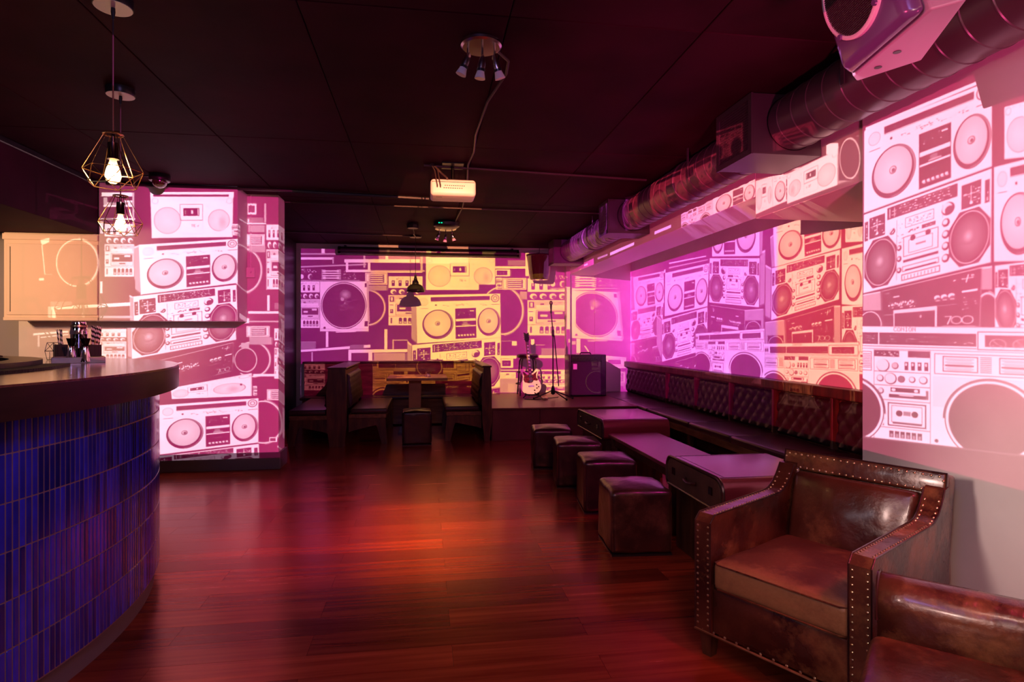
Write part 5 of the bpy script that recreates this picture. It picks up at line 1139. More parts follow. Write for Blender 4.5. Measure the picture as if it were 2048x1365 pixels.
obj('cowl_body', lathe(B(), [(0.205, 0), (0.208, -0.02), (0.20, -0.03), (0.155, -0.36), (0.14, -0.39), (0.002, -0.40)], 36), M['smoke'], t, smooth=True)
obj('cowl_rim', tube(B(), [(0.206*math.cos(2*PI*k/36), 0.206*math.sin(2*PI*k/36), 0) for k in range(36)], 0.008, 6, closed=True), M['plastic'], t)
obj('link_pipe', tube(B(), [(0.18, -0.10, 0.0), (0.27, -0.13, 0.0)], 0.10, 16), M['duct'], t, smooth=True)
obj('hanger', tube(B(), [(0, 0, 0.155), (0, 0, 0.04), (-0.19, 0, 0.0)], 0.006, 6), M['plastic'], t)
YD = [7.844, 6.959, 6.113, 5.295, 4.456]; YC = [8.481, 7.277, 6.061, 5.176, 4.262]
CLUB = ((1.445, 1.13, 0), math.radians(-135))
# wall speaker at the top right
P1, P2, P3, P4, P5 = [Vector((*p, 2.20)) for p in ((1.318, 1.729), (1.263, 1.425), (1.359, 1.326), (1.520, 1.640), (1.430, 1.806))]
SH = Vector((-0.06, 0.10, 0.46))
t = thing('wall_speaker', 'large violet and grey loudspeaker hung from the ceiling at the top right corner', 'speaker', P1)
def rel(p): return p-P1
def poly_solid(pts, sh, bev, s0=0.0, s1=1.0):
    b = B(); lo = [b.verts.new(rel(p)+sh*s0) for p in pts]; hi = [b.verts.new(rel(p)+sh*s1) for p in pts]; n = len(pts)
    for i in range(n): b.faces.new((lo[i], lo[(i+1) % n], hi[(i+1) % n], hi[i]))
    b.faces.new(lo[::-1]); b.faces.new(hi)
    bmesh.ops.recalc_face_normals(b, faces=b.faces)
    if bev: bevel_all(b, bev, 3, 20)
    return b
mid1 = P5.lerp(P1, 0.40); mid2 = P2.lerp(P3, 0.42)
obj('cabinet', poly_solid([mid1+Vector((0.003, -0.003, 0)), mid2+Vector((0.003, -0.002, 0)), P3, P4, P5], SH, 0.006), M['speaker'], t)
fr = obj('baffle', poly_solid([P1, P2, mid2, mid1], SH, 0.018), M['spkfront'], t, smooth=True)
e1 = (P2-P1).normalized(); e2 = SH.normalized(); nn = e2.cross(e1).normalized()
if nn.x > 0: nn = -nn
c0 = rel(P1.lerp(P2, 0.48))+SH*0.40
MX = Matrix((e1, e2, nn)).transposed().to_4x4(); MX.translation = c0
ring = B(); lathe(ring, [(0.146, 0.0), (0.146, 0.010), (0.140, 0.013), (0.133, 0.012), (0.131, 0.004)], 48, M=MX, cap=False); obj('woofer_ring', ring, M['white'], t, smooth=True)
g = B(); R_ = 0.132
for i in range(-20, 21):
    x = i*0.0064; h_ = math.sqrt(max(0, R_**2-x*x))
    if h_ > 0.01:
        box(g, x-0.0012, x+0.0012, -h_, h_, 0.006, 0.008, M=MX); box(g, -h_, h_, x-0.0012, x+0.0012, 0.008, 0.010, M=MX)
obj('woofer_grille', g, M['mesh'], t)['kind'] = 'stuff'
obj('woofer_cone', lathe(B(), [(0.131, 0.003), (0.09, 0.002), (0.03, 0.0015), (0.001, 0.003)], 36, M=MX, cap=False), M['plastic'], t, smooth=True)
for a in (0.9, 2.4, -0.8, -2.3): obj('grille_clip', lathe(B(), [(0.010, 0.012), (0.009, 0.018)], 12, M=MX @ Matrix.Translation((0.139*math.cos(a), 0.139*math.sin(a), 0))), M['spkfront'], t)
for q in ((1.40, 1.60), (1.42, 1.70)): obj('screw_plate', lathe(B(), [(0.011, -0.0005), (0.011, -0.002)], 16, M=Matrix.Translation(rel(Vector((*q, 2.2))))), M['gun'], t)
obj('hanging_bracket', box(B(), 0.02, 0.08, -0.18, -0.10, 0.46, 0.578, 0.004, 1), M['gun'], t)

# ================================================================ bench along the alcove
LF = 2.80
Ydiv = [9.56]+[round(v, 3) for v in YD]+[2.95]
bench = thing('banquette_bench', 'long dark banquette with buttoned leather back along the alcove wall', 'bench', (3.1, 6.2, 0))
def bp(name, b, m, smooth=False):
    o = obj(name, b, m, bench, smooth=smooth); o.location = (-3.1, -6.2, 0); return o
def tufted(w_, h_, du, dv, amp=0.045, n=7):
    """buttoned leather pad: width along x, height along z, pads bulging to -y; deep diagonal pleats"""
    nu = max(8, int(w_/du*n)); nv = max(8, int(h_/dv*n)); V = []; F = []
    for j in range(nv+1):
        for i in range(nu+1):
            x = w_*i/nu; z = h_*j/nv; a = PI*(x/du+z/dv); c = PI*(x/du-z/dv)
            q = (abs(math.sin(a))*abs(math.sin(c)))**0.34
            e = min(1, min(x, w_-x)/0.02, min(z, h_-z)/0.02); e = math.sin(e*PI/2)
            V.append((x-w_/2, -amp*(0.25+0.75*q)*e, z))
    for j in range(nv):
        for i in range(nu):
            k = j*(nu+1)+i; F.append((k, k+1, k+nu+2, k+nu+1))
    # closed back
    k0_ = len(V); V += [(-w_/2, 0.03, 0), (w_/2, 0.03, 0), (w_/2, 0.03, h_), (-w_/2, 0.03, h_)]
    b = [j for j in range(nu+1)]; tpp = [nv*(nu+1)+i for i in range(nu+1)]; l = [j*(nu+1) for j in range(nv+1)]; r = [j*(nu+1)+nu for j in range(nv+1)]
    F += [tuple(b[::-1])+(k0_, k0_+1)][:1] and [tuple([k0_]+[k0_+1]+b[::-1])]
    F += [tuple([k0_+3]+tpp+[k0_+2]), tuple([k0_]+l+[k0_+3]), tuple([k0_+1, k0_+2]+r[::-1]), (k0_, k0_+3, k0_+2, k0_+1)]
    me = mesh_from(V, F, 'tufted_pad', True); me.set_sharp_from_angle(angle=math.radians(75)); return me
def buttons(parent, w_, h_, du, dv, m, amp):
    b = B(); k = 0
    for i in range(0, int(2*w_/du)+1):
        for j in range(0, int(2*h_/dv)+1):
            if (i+j) % 2: continue
            x = i*du/2-w_/2; z = j*dv/2
            if 0.03 < z < h_-0.03 and abs(x) < w_/2-0.03:
                lathe(b, [(0.010, 0), (0.008, 0.005), (0.001, 0.007)], 8, M=Matrix.Translation((x, -amp*0.25, z)) @ Matrix.Rotation(PI/2, 4, 'X'))
    o = obj('buttons', b, m, parent, smooth=True); o['kind'] = 'stuff'; return o
for y1, y0 in zip(Ydiv, Ydiv[1:]):
    w_ = y1-y0-0.03
    tf = obj('back_panel', tufted(w_, 0.40, 0.15, 0.17), M['tuft'], bench)
    tf.location = (3.345-3.1, (y0+y1)/2-6.2, 0.425); tf.rotation_euler = (math.radians(-4), 0, -PI/2)
    buttons(tf, w_, 0.40, 0.15, 0.17, M['tuft'], 0.045)
for y in Ydiv[1:-1]: bp('divider_post', box(B(), 3.295, 3.36, y-0.013, y+0.013, 0.40, 0.84, 0.004, 1), M['darkwood'])
bp('back_frame', box(B(), 3.365, 3.42, 2.92, 9.59, 0.0, 0.92), M['darkwood'])
bp('top_rail', box(B(), 3.30, 3.425, 2.92, 9.59, 0.835, 0.925, 0.012, 2), M['darkwood'])
cs = [9.56, 9.3, 7.9, 6.55, 5.35, 4.42, 3.6, 2.95]
cs = [9.56]+[round(v, 3) for v in YC]+[2.95]
for y1, y0 in zip(cs, cs[1:]):
    bp('seat_cushion', box(B(), LF, 3.33, y0+0.002, y1-0.002, 0.355, 0.425, 0.022, 4), M['seat'], True)
bp('front_rail', box(B(), LF+0.012, LF+0.045, 2.95, 7.6, 0.285, 0.355, 0.004, 1), M['rail'])
bp('seat_board', box(B(), LF+0.045, 3.36, 2.95, 9.56, 0.33, 0.354), M['darkwood'])
for y in (7.35, 6.1, 5.0, 3.95, 3.0):
    bp('leg', box(B(), LF+0.02, LF+0.07, y-0.03, y+0.03, 0.0, 0.33, 0.004, 1), M['darkwood'])
bp('lower_back_board', box(B(), 3.30, 3.36, 2.95, 7.6, 0.0, 0.33), M['darkwood'])

# ================================================================ trunk tables, low table
def trunk(loc, w_, l_, zb, zt, label, legs=False):
    """leather trunk table: rounded slab body along y, framed ends facing the room"""
    t = thing('trunk_table', label, 'table', loc); h_ = zt-zb
    b = B(); r = 0.075; pts = []
    prof = []
    for k in range(9): a = PI/2*k/8; prof.append((l_/2-r+r*math.sin(a), zt-r+r*math.cos(a)))
    prof += [(l_/2, zb+0.02), (l_/2-0.02, zb)]
    poly = prof+[(-p, z) for p, z in prof[::-1]]
    prism(b, poly, -w_/2+0.012, w_/2, 'x'); bevel_all(b, 0.004, 2, 50)
    obj('trunk_body', b, M['case'], t, smooth=True)
    e = B(); prism(e, [(p*0.93, zb+h_*0.06+(z-zb)*0.88) for p, z in poly], -w_/2+0.002, -w_/2+0.012, 'x'); obj('end_panel', e, M['caseside'], t)
    f = [Vector((-w_/2+0.010, p, z)) for p, z in poly]; obj('edge_binding', tube(B(), f, 0.010, 8, closed=True), M['leatherdk'], t, smooth=True)
    for s in (-1, 1): obj('top_seam', box(B(), -w_/2+0.02, w_/2-0.02, s*(l_/2-r)-0.002, s*(l_/2-r)+0.002, zt-0.001, zt+0.0015), M['leatherdk'], t)
    obj('top_seam', box(B(), -w_/2+0.055, -w_/2+0.059, -(l_/2-r), l_/2-r, zt-0.001, zt+0.0015), M['leatherdk'], t)
    obj('handle', tube(B(), [(-w_/2, -0.07, zb+h_*0.52), (-w_/2-0.02, -0.05, zb+h_*0.5), (-w_/2-0.024, 0, zb+h_*0.46), (-w_/2-0.02, 0.05, zb+h_*0.5), (-w_/2, 0.07, zb+h_*0.52)], 0.009, 8), M['leatherdk'], t, smooth=True)
    for s in (-1, 1): obj('latch', box(B(), -w_/2-0.004, -w_/2+0.004, s*l_*0.33-0.02, s*l_*0.33+0.02, zb+h_*0.42, zb+h_*0.66, 0.002, 1), M['gun'], t)
    obj('base_box', box(B(), -w_/2+0.05, w_/2-0.05, -l_/2+0.05, l_/2-0.05, 0.0, zb, 0.004, 1), M['darkwood'], t)
    return t
trunk((1.965, 5.82, 0), 0.66, 0.92, 0.385, 0.56, 'farther brown leather trunk table beside the stage')
trunk((1.885, 3.33, 0), 0.66, 0.74, 0.40, 0.58, 'nearer brown leather trunk table with side handle, next to the armchair')
t = thing('low_table', 'low dark wood table between the two leather trunk tables', 'table', (1.89, 4.55, 0))
obj('table_top', box(B(), -0.235, 0.235, -0.74, 0.70, 0.432, 0.46, 0.004, 2), M['tabletop'], t)
for sx in (-1, 1):
    for sy in (-1, 1): obj('leg', box(B(), sx*0.20-0.025, sx*0.20+0.025, sy*0.64-0.025-0.02, sy*0.64+0.005, 0, 0.432, 0.003, 1), M['darkwood'], t)
obj('apron', box(B(), -0.20, 0.20, -0.68, 0.64, 0.36, 0.432, 0.003, 1), M['darkwood'], t)

# ================================================================ pouffes
def pouffe(x, y, rz, label, m, s=0.40, h_=0.41, grp='square leather pouffes in a row'):
    t = thing('leather_pouffe', label, 'pouffe', (x, y, 0), rz, grp)
    b = B(); n = 10; V = []
    box(b, -s/2, s/2, -s/2, s/2, 0.01, h_-0.012, 0.030, 4)
    bmesh.ops.subdivide_edges(b, edges=[e for e in b.edges if e.calc_length() > 0.1], cuts=9, use_grid_fill=True)
    sd = random.random()*9
    for v in b.verts:
        if v.co.z > h_-0.05:
            q = (1-min(1, abs(v.co.x)/(s/2))**2.4)*(1-min(1, abs(v.co.y)/(s/2))**2.4); v.co.z += 0.024*q
        k = math.sin(v.co.z*23+v.co.x*31+sd)*math.sin(v.co.y*27+sd*2+v.co.z*11); v.co += v.normal*0.0028*k
    obj('cover', b, m, t, smooth=2)
    for sx in (-1, 1):
        for sy in (-1, 1):
            o_ = s/2-0.011
            obj('corner_seam', tube(B(), [(sx*o_, sy*o_, 0.03), (sx*(o_+0.002), sy*(o_+0.002), h_/2), (sx*(o_), sy*(o_), h_-0.04)], 0.0035, 6), M['leather'], t, smooth=True)
    o_ = s/2-0.004
    obj('base_trim', box(B(), -o_, o_, -o_, o_, 0.0, 0.012), M['black'], t)
    return t
pouffe(1.31, 6.10, -0.12, 'farthest of the four dark pouffes, nearest the stage', M['leatherdk'], 0.40)
pouffe(1.385, 5.33, -0.13, 'second farthest pouffe, with a pale worn corner seam', M['leatherdk'], 0.41)
pouffe(1.42, 4.56, -0.11, 'third pouffe from the stage, behind the nearest one', M['leatherdk'], 0.41)
pouffe(1.335, 3.69, -0.07, 'nearest pouffe, scuffed brown leather cube beside the trunk table', M['leatherpouf'], 0.385)
pouffe(-0.09, 7.60, 0.03, 'lone crumpled brown pouffe in front of the booth table', M['leatherdk'], 0.36, 0.43, 'pouffe at the booth')

# ================================================================ booth
def bench_end(b, x0, x1, y, th, mirror=False):
    pass
def booth_bench(name_label, xb, side, y0, y1):
    """half booth: seat facing +x (side=1) or -x (side=-1); xb is the x of the back face"""
    t = thing('booth_bench', name_label, 'bench', (xb, (y0+y1)/2, 0)); L2 = (y1-y0)/2
    s = side
    def bx(x0, x1, *r, **k): return box(B(), min(s*x0, s*x1), max(s*x0, s*x1), *r, **k)
    obj('seat_cushion', bx(0.02, 0.47, -L2+0.02, L2, 0.375, 0.44, bev=0.022, seg=4), M['seat'], t, smooth=True)
    obj('seat_frame', bx(0.0, 0.455, -L2+0.0, L2, 0.32, 0.375, bev=0.006, seg=1), M['rail'], t)
    pad = obj('back_pad', tufted(y1-y0-0.04, 0.42, 0.13, 0.15, 0.035, 6), M['tuft'] if s > 0 else M['leatherdk'], t)
    pad.location = (s*0.02, 0, 0.46); pad.rotation_euler = (math.radians(-6), 0, s*PI/2)
    for k in range(2):
        yy = -L2+0.005 if k == 0 else L2-0.055
        b = B(); pts = [(s*0.0, 0.32), (s*0.44, 0.32), (s*0.45, 0.29), (s*0.47, 0.0), (s*0.40, 0.0), (s*0.35, 0.20), (s*0.33, 0.235), (s*0.05, 0.17), (s*0.0, 0.15)]
        prism(b, pts, yy, yy+0.05, 'y'); obj('leg_frame', b, M['darkwood'], t)
    return t
def end_panel(x0, x1, y0, y1, label):
    t = thing('booth_partition', label, 'partition', ((x0+x1)/2, (y0+y1)/2, 0)); w_ = (x1-x0)/2; L2 = (y1-y0)/2
    obj('partition_core', box(B(), -w_+0.02, w_-0.02, -L2+0.04, L2, 0.0, 0.93, 0.004, 1), M['darkwood'], t)
    pts = [(-w_+0.03, 0.0), (w_-0.03, 0.0), (w_, 0.25), (w_, 0.62), (w_-0.015, 0.95), (-w_+0.015, 0.95), (-w_-0.01, 0.62), (-w_, 0.25)]
    b = B(); prism(b, pts, -L2, -L2+0.05, 'y'); bevel_all(b, 0.008, 2, 20); obj('end_post', b, M['darkwood'], t, smooth=True)
    obj('top_cap', box(B(), -w_, w_, -L2-0.01, L2, 0.945, 0.965, 0.005, 2), M['darkwood'], t)
    return t
end_panel(-1.16, -0.93, 7.46, 9.02, 'tall dark wooden partition between the two left booth seats')
end_panel(0.74, 0.86, 7.62, 9.02, 'dark wooden end partition of the booth beside the stage')
booth_bench('booth bench facing right with dark buttoned back, left of the booth table', -0.925, 1, 7.62, 9.0)
booth_bench('booth bench facing left with brown cushion, beside the stage', 0.735, -1, 7.70, 9.0)
booth_bench('booth bench facing left, half hidden behind the pink pillar', -1.165, -1, 7.55, 9.0)
t = thing('rear_bench', 'low bench with lit panelled front across the back of the booth', 'bench', (-0.55, 9.3, 0))
obj('seat', box(B(), -1.25, 1.40, -0.22, 0.13, 0.40, 0.44, 0.012, 3), M['seat'], t, smooth=True)
for k in range(5): obj('front_panel', box(B(), -1.22+k*0.52, -0.71+k*0.52, -0.17, -0.15, 0.02, 0.40, 0.003, 1), M['wains'], t)
obj('back_board', box(B(), -1.25, 1.40, 0.13, 0.25, 0.0, 0.93, 0.004, 1), M['wains'], t)
obj('top_ledge', box(B(), -1.27, 1.41, 0.10, 0.295, 0.93, 0.955, 0.004, 1), M['darkwood'], t)
t = thing('booth_table', 'narrow orange lit wooden table with square pedestal inside the booth', 'table', (-0.10, 8.65, 0))
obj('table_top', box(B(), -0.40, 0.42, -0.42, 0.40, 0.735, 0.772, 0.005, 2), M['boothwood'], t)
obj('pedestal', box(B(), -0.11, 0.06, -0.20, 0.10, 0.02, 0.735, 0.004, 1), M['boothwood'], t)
obj('foot_plate', box(B(), -0.25, 0.20, -0.34, 0.24, 0, 0.02, 0.004, 1), M['gun'], t)
t = thing('candle_glass', 'small faceted glass candle holder on the booth table', 'candle holder', (0.06, 8.5, 0.7725))
obj('glass', lathe(B(), [(0.028, 0), (0.036, 0.01), (0.04, 0.075), (0.036, 0.075), (0.032, 0.015), (0.001, 0.015)], 10), M['glass'], t)
obj('candle', lathe(B(), [(0.020, 0.016), (0.020, 0.035)], 12), M['white'], t)

# ================================================================ things on the stage
SZ = 0.42
t = thing('guitar_amplifier', 'square black guitar amplifier with small white badge on the stage', 'amplifier', (2.49, 9.05, SZ), 0.0)
obj('cabinet', box(B(), -0.29, 0.29, -0.15, 0.17, 0.0, 0.64, 0.014, 3), M['plastic'], t, smooth=True)
obj('speaker_cloth', box(B(), -0.262, 0.20, -0.154, -0.150, 0.03, 0.53), mat('dark_speaker_cloth', (0.03, 0.026, 0.026), 0.8, bump=0.3, bscale=160), t)
cp = obj('control_panel', box(B(), -0.262, 0.20, -0.156, -0.150, 0.55, 0.615), M['gun'], t)
for k in range(8): obj('knob', lathe(B(), [(0.010, 0), (0.008, 0.014)], 10, M=Matrix.Translation((-0.23+k*0.053, -0.156, 0.583)) @ Matrix.Rotation(PI/2, 4, 'X')), M['plastic'], cp)
obj('badge', box(B(), -0.235, -0.175, -0.1575, -0.154, 0.415, 0.50, 0.001, 1), M['white'], t)
bf = box(B(), -0.275, -0.258, -0.158, -0.15, 0.02, 0.63); box(bf, 0.198, 0.215, -0.158, -0.15, 0.02, 0.63); box(bf, -0.275, 0.215, -0.158, -0.15, 0.015, 0.03); box(bf, -0.275, 0.215, -0.158, -0.15, 0.53, 0.545); obj('front_frame', bf, M['plastic'], t)
obj('handle', tube(B(), [(-0.09, 0, 0.64), (-0.07, 0, 0.665), (0.07, 0, 0.665), (0.09, 0, 0.64)], 0.010, 8), M['rubber'], t, smooth=True)
# stool
t = thing('bar_stool', 'tall round black stool standing behind the guitar on the stage', 'stool', (1.61, 9.25, SZ))
obj('seat', lathe(B(), [(0.14, 0.58), (0.165, 0.59), (0.172, 0.61), (0.165, 0.635), (0.13, 0.645), (0.001, 0.648)], 36), M['leatherdk'], t, smooth=True)
for k in range(4):
    a = PI/4+k*PI/2; c_, s_ = math.cos(a), math.sin(a)
    obj('leg', tube(B(), [(0.05*c_, 0.05*s_, 0.578), (0.13*c_, 0.13*s_, 0.572), (0.155*c_, 0.155*s_, 0.53), (0.175*c_, 0.175*s_, 0.25), (0.20*c_, 0.20*s_, 0.0)], 0.011, 8), M['plastic'], t, smooth=True)
for z, r in ((0.18, 0.185), (0.36, 0.168)): obj('foot_ring', tube(B(), [(r*math.cos(2*PI*k/28), r*math.sin(2*PI*k/28), z) for k in range(28)], 0.008, 6, closed=True), M['plastic'], t, smooth=True)
# guitar on its stand
gt = thing('electric_guitar', 'cream electric guitar with dark red scratch plate leaning before the stool', 'guitar', (1.60, 8.86, SZ+0.045), 0.0)
gt.rotation_euler = (math.radians(-9), math.radians(-2), math.radians(12))
out = [(0, 0), (0.06, 0.005), (0.12, 0.03), (0.155, 0.075), (0.162, 0.125), (0.145, 0.18), (0.118, 0.225), (0.112, 0.265), (0.125, 0.305), (0.140, 0.345), (0.132, 0.375), (0.112, 0.385), (0.088, 0.355), (0.062, 0.325), (0.035, 0.318), (0, 0.318)]
left = [(-x, z) for x, z in out[::-1][1:-1]]
left = [(x*1.02, z*1.0+0.012*(z > 0.3)) for x, z in left]
b = B(); prism(b, out+left, -0.02, 0.02, 'y'); bevel_all(b, 0.006, 2, 50); obj('body', b, M['guitar'], gt, smooth=True)
b = B(); prism(b, [(-0.10, 0.19), (-0.03, 0.17), (0.02, 0.175), (0.05, 0.21), (0.10, 0.20), (0.122, 0.215), (0.095, 0.25), (0.10, 0.30), (0.12, 0.35), (0.085, 0.325), (0.05, 0.30), (-0.05, 0.30), (-0.09, 0.34), (-0.12, 0.35), (-0.10, 0.28), (-0.115, 0.23)], -0.0225, -0.0202, 'y'); obj('scratch_plate', b, M['redguard'], gt)
for z in (0.20, 0.27): obj('pickup', box(B(), -0.035, 0.035, -0.030, -0.0226, z-0.012, z+0.012, 0.002, 1), M['plastic'], gt)
obj('bridge', box(B(), -0.045, 0.045, -0.030, -0.0202, 0.115, 0.135, 0.003, 1), M['chrome'], gt)
for x, z in ((0.09, 0.14), (0.12, 0.11), (0.09, 0.09), (0.05, 0.06)): obj('control_knob', lathe(B(), [(0.011, 0), (0.009, 0.012)], 14, M=Matrix.Translation((x, -0.0202, z)) @ Matrix.Rotation(PI/2, 4, 'X')), M['plastic'], gt, smooth=True)
nk = obj('neck', box(B(), -0.022, 0.022, -0.028, -0.006, 0.29, 0.80, 0.004, 2), M['maple'], gt, smooth=True)
obj('fretboard', box(B(), -0.0215, 0.0215, -0.0315, -0.0282, 0.29, 0.80), M['darkwood'], nk)
for k in range(9): obj('fret_inlay', box(B(), -0.014, 0.014, -0.0325, -0.0316, 0.33+k*0.05, 0.345+k*0.05), M['white'], nk)
b = B(); prism(b, [(-0.022, 0.80), (0.022, 0.80), (0.036, 0.84), (0.034, 0.90), (0.042, 0.945), (0.0, 0.925), (-0.042, 0.945), (-0.034, 0.90), (-0.036, 0.84)], -0.024, -0.010, 'y'); obj('headstock', b, M['plastic'], gt)
for k in range(3):
    for s in (-1, 1): obj('tuning_peg', lathe(B(), [(0.006, 0), (0.007, 0.012)], 8, M=Matrix.Translation((s*0.038, -0.017, 0.845+k*0.03)) @ Matrix.Rotation(s*PI/2, 4, 'Y')), M['chrome'], gt)
for k in range(6): obj('string', tube(B(), [(-0.014+k*0.0056, -0.0345, 0.80), (-0.022+k*0.0088, -0.033, 0.13)], 0.0006, 4), M['chrome'], gt)
gs = thing('guitar_stand', 'black tubular stand holding the cream guitar', 'stand', (1.60, 8.86, SZ))
obj('front_yoke', tube(B(), [(-0.10, -0.075, 0.07), (-0.10, -0.03, 0.035), (-0.08, 0.03, 0.036), (0.08, 0.03, 0.036), (0.10, -0.03, 0.035), (0.10, -0.075, 0.07)], 0.008, 8), M['plastic'], gs, smooth=True)
for s in (-1, 1): obj('foot', tube(B(), [(0, 0.05, 0.10), (s*0.14, -0.10, 0.008)], 0.009, 8), M['plastic'], gs)
obj('back_leg', tube(B(), [(0, 0.05, 0.10), (0, 0.20, 0.008)], 0.009, 8), M['plastic'], gs)
obj('upright', tube(B(), [(0, 0.04, 0.036), (0, 0.06, 0.14)], 0.009, 8), M['plastic'], gs)
tag(obj('effects_pedal', box(B(), 1.70, 1.78, 8.50, 8.62, SZ, SZ+0.035, 0.006, 2), M['brass'], smooth=True), 'small yellow effects pedal on the stage in front of the guitar', 'pedal')
tag(obj('instrument_cable', tube(B(), [(1.45, 8.60, SZ+0.006), (1.55, 8.52, SZ+0.006), (1.65, 8.54, SZ+0.006), (1.76, 8.63, SZ+0.006), (1.86, 8.70, SZ+0.006), (2.0, 8.8, SZ+0.006)], 0.005, 6), M['plastic']), 'black cable lying on the stage from pedal towards the amplifier', 'cable')
# microphone stand
ms = thing('microphone_stand', 'black tripod microphone stand at centre stage', 'microphone stand', (1.88, 8.62, SZ))
for k, a in enumerate((PI*1.02, -0.12, -1.05)):
    obj('leg', tube(B(), [(0.02*math.cos(a), 0.02*math.sin(a), 0.12), (0.29*math.cos(a), 0.29*math.sin(a), 0.012)], 0.009, 8), M['plastic'], ms)
    obj('rubber_foot', lathe(B(), [(0.013, -0.012), (0.015, 0.0), (0.012, 0.014)], 10, c=(0.29*math.cos(a), 0.29*math.sin(a), 0.012)), M['rubber'], ms)
obj('hub', lathe(B(), [(0.026, 0.07), (0.034, 0.09), (0.028, 0.15), (0.016, 0.19)], 16), M['plastic'], ms, smooth=True)
obj('pole', tube(B(), [(0, 0, 0.06), (0, 0, 0.66), (0.0, 0, 0.97)], 0.0105, 8), M['plastic'], ms)
obj('clutch', lathe(B(), [(0.016, 0.92), (0.020, 0.94), (0.020, 1.0), (0.014, 1.02)], 12), M['plastic'], ms)
obj('boom_arm', tube(B(), [(0.10, 0.06, 0.18), (0.03, 0.03, 0.90), (0.0, 0.0, 1.0), (-0.03, -0.01, 1.26)], 0.008, 8), M['plastic'], ms)
obj('microphone_clip', tube(B(), [(-0.03, -0.01, 1.26), (-0.032, -0.012, 1.30)], 0.014, 8), M['plastic'], ms)
mc = thing('microphone', 'black vocal microphone clipped on top of the stand', 'microphone', (1.848, 8.608, SZ+1.30))
obj('handle', lathe(B(), [(0.010, 0), (0.013, 0.03), (0.017, 0.085)], 14), M['plastic'], mc, smooth=True)
obj('microphone_head', lathe(B(), [(0.018, 0.085), (0.025, 0.10), (0.026, 0.115), (0.018, 0.138), (0.002, 0.146)], 16), M['mesh'], mc, smooth=True)

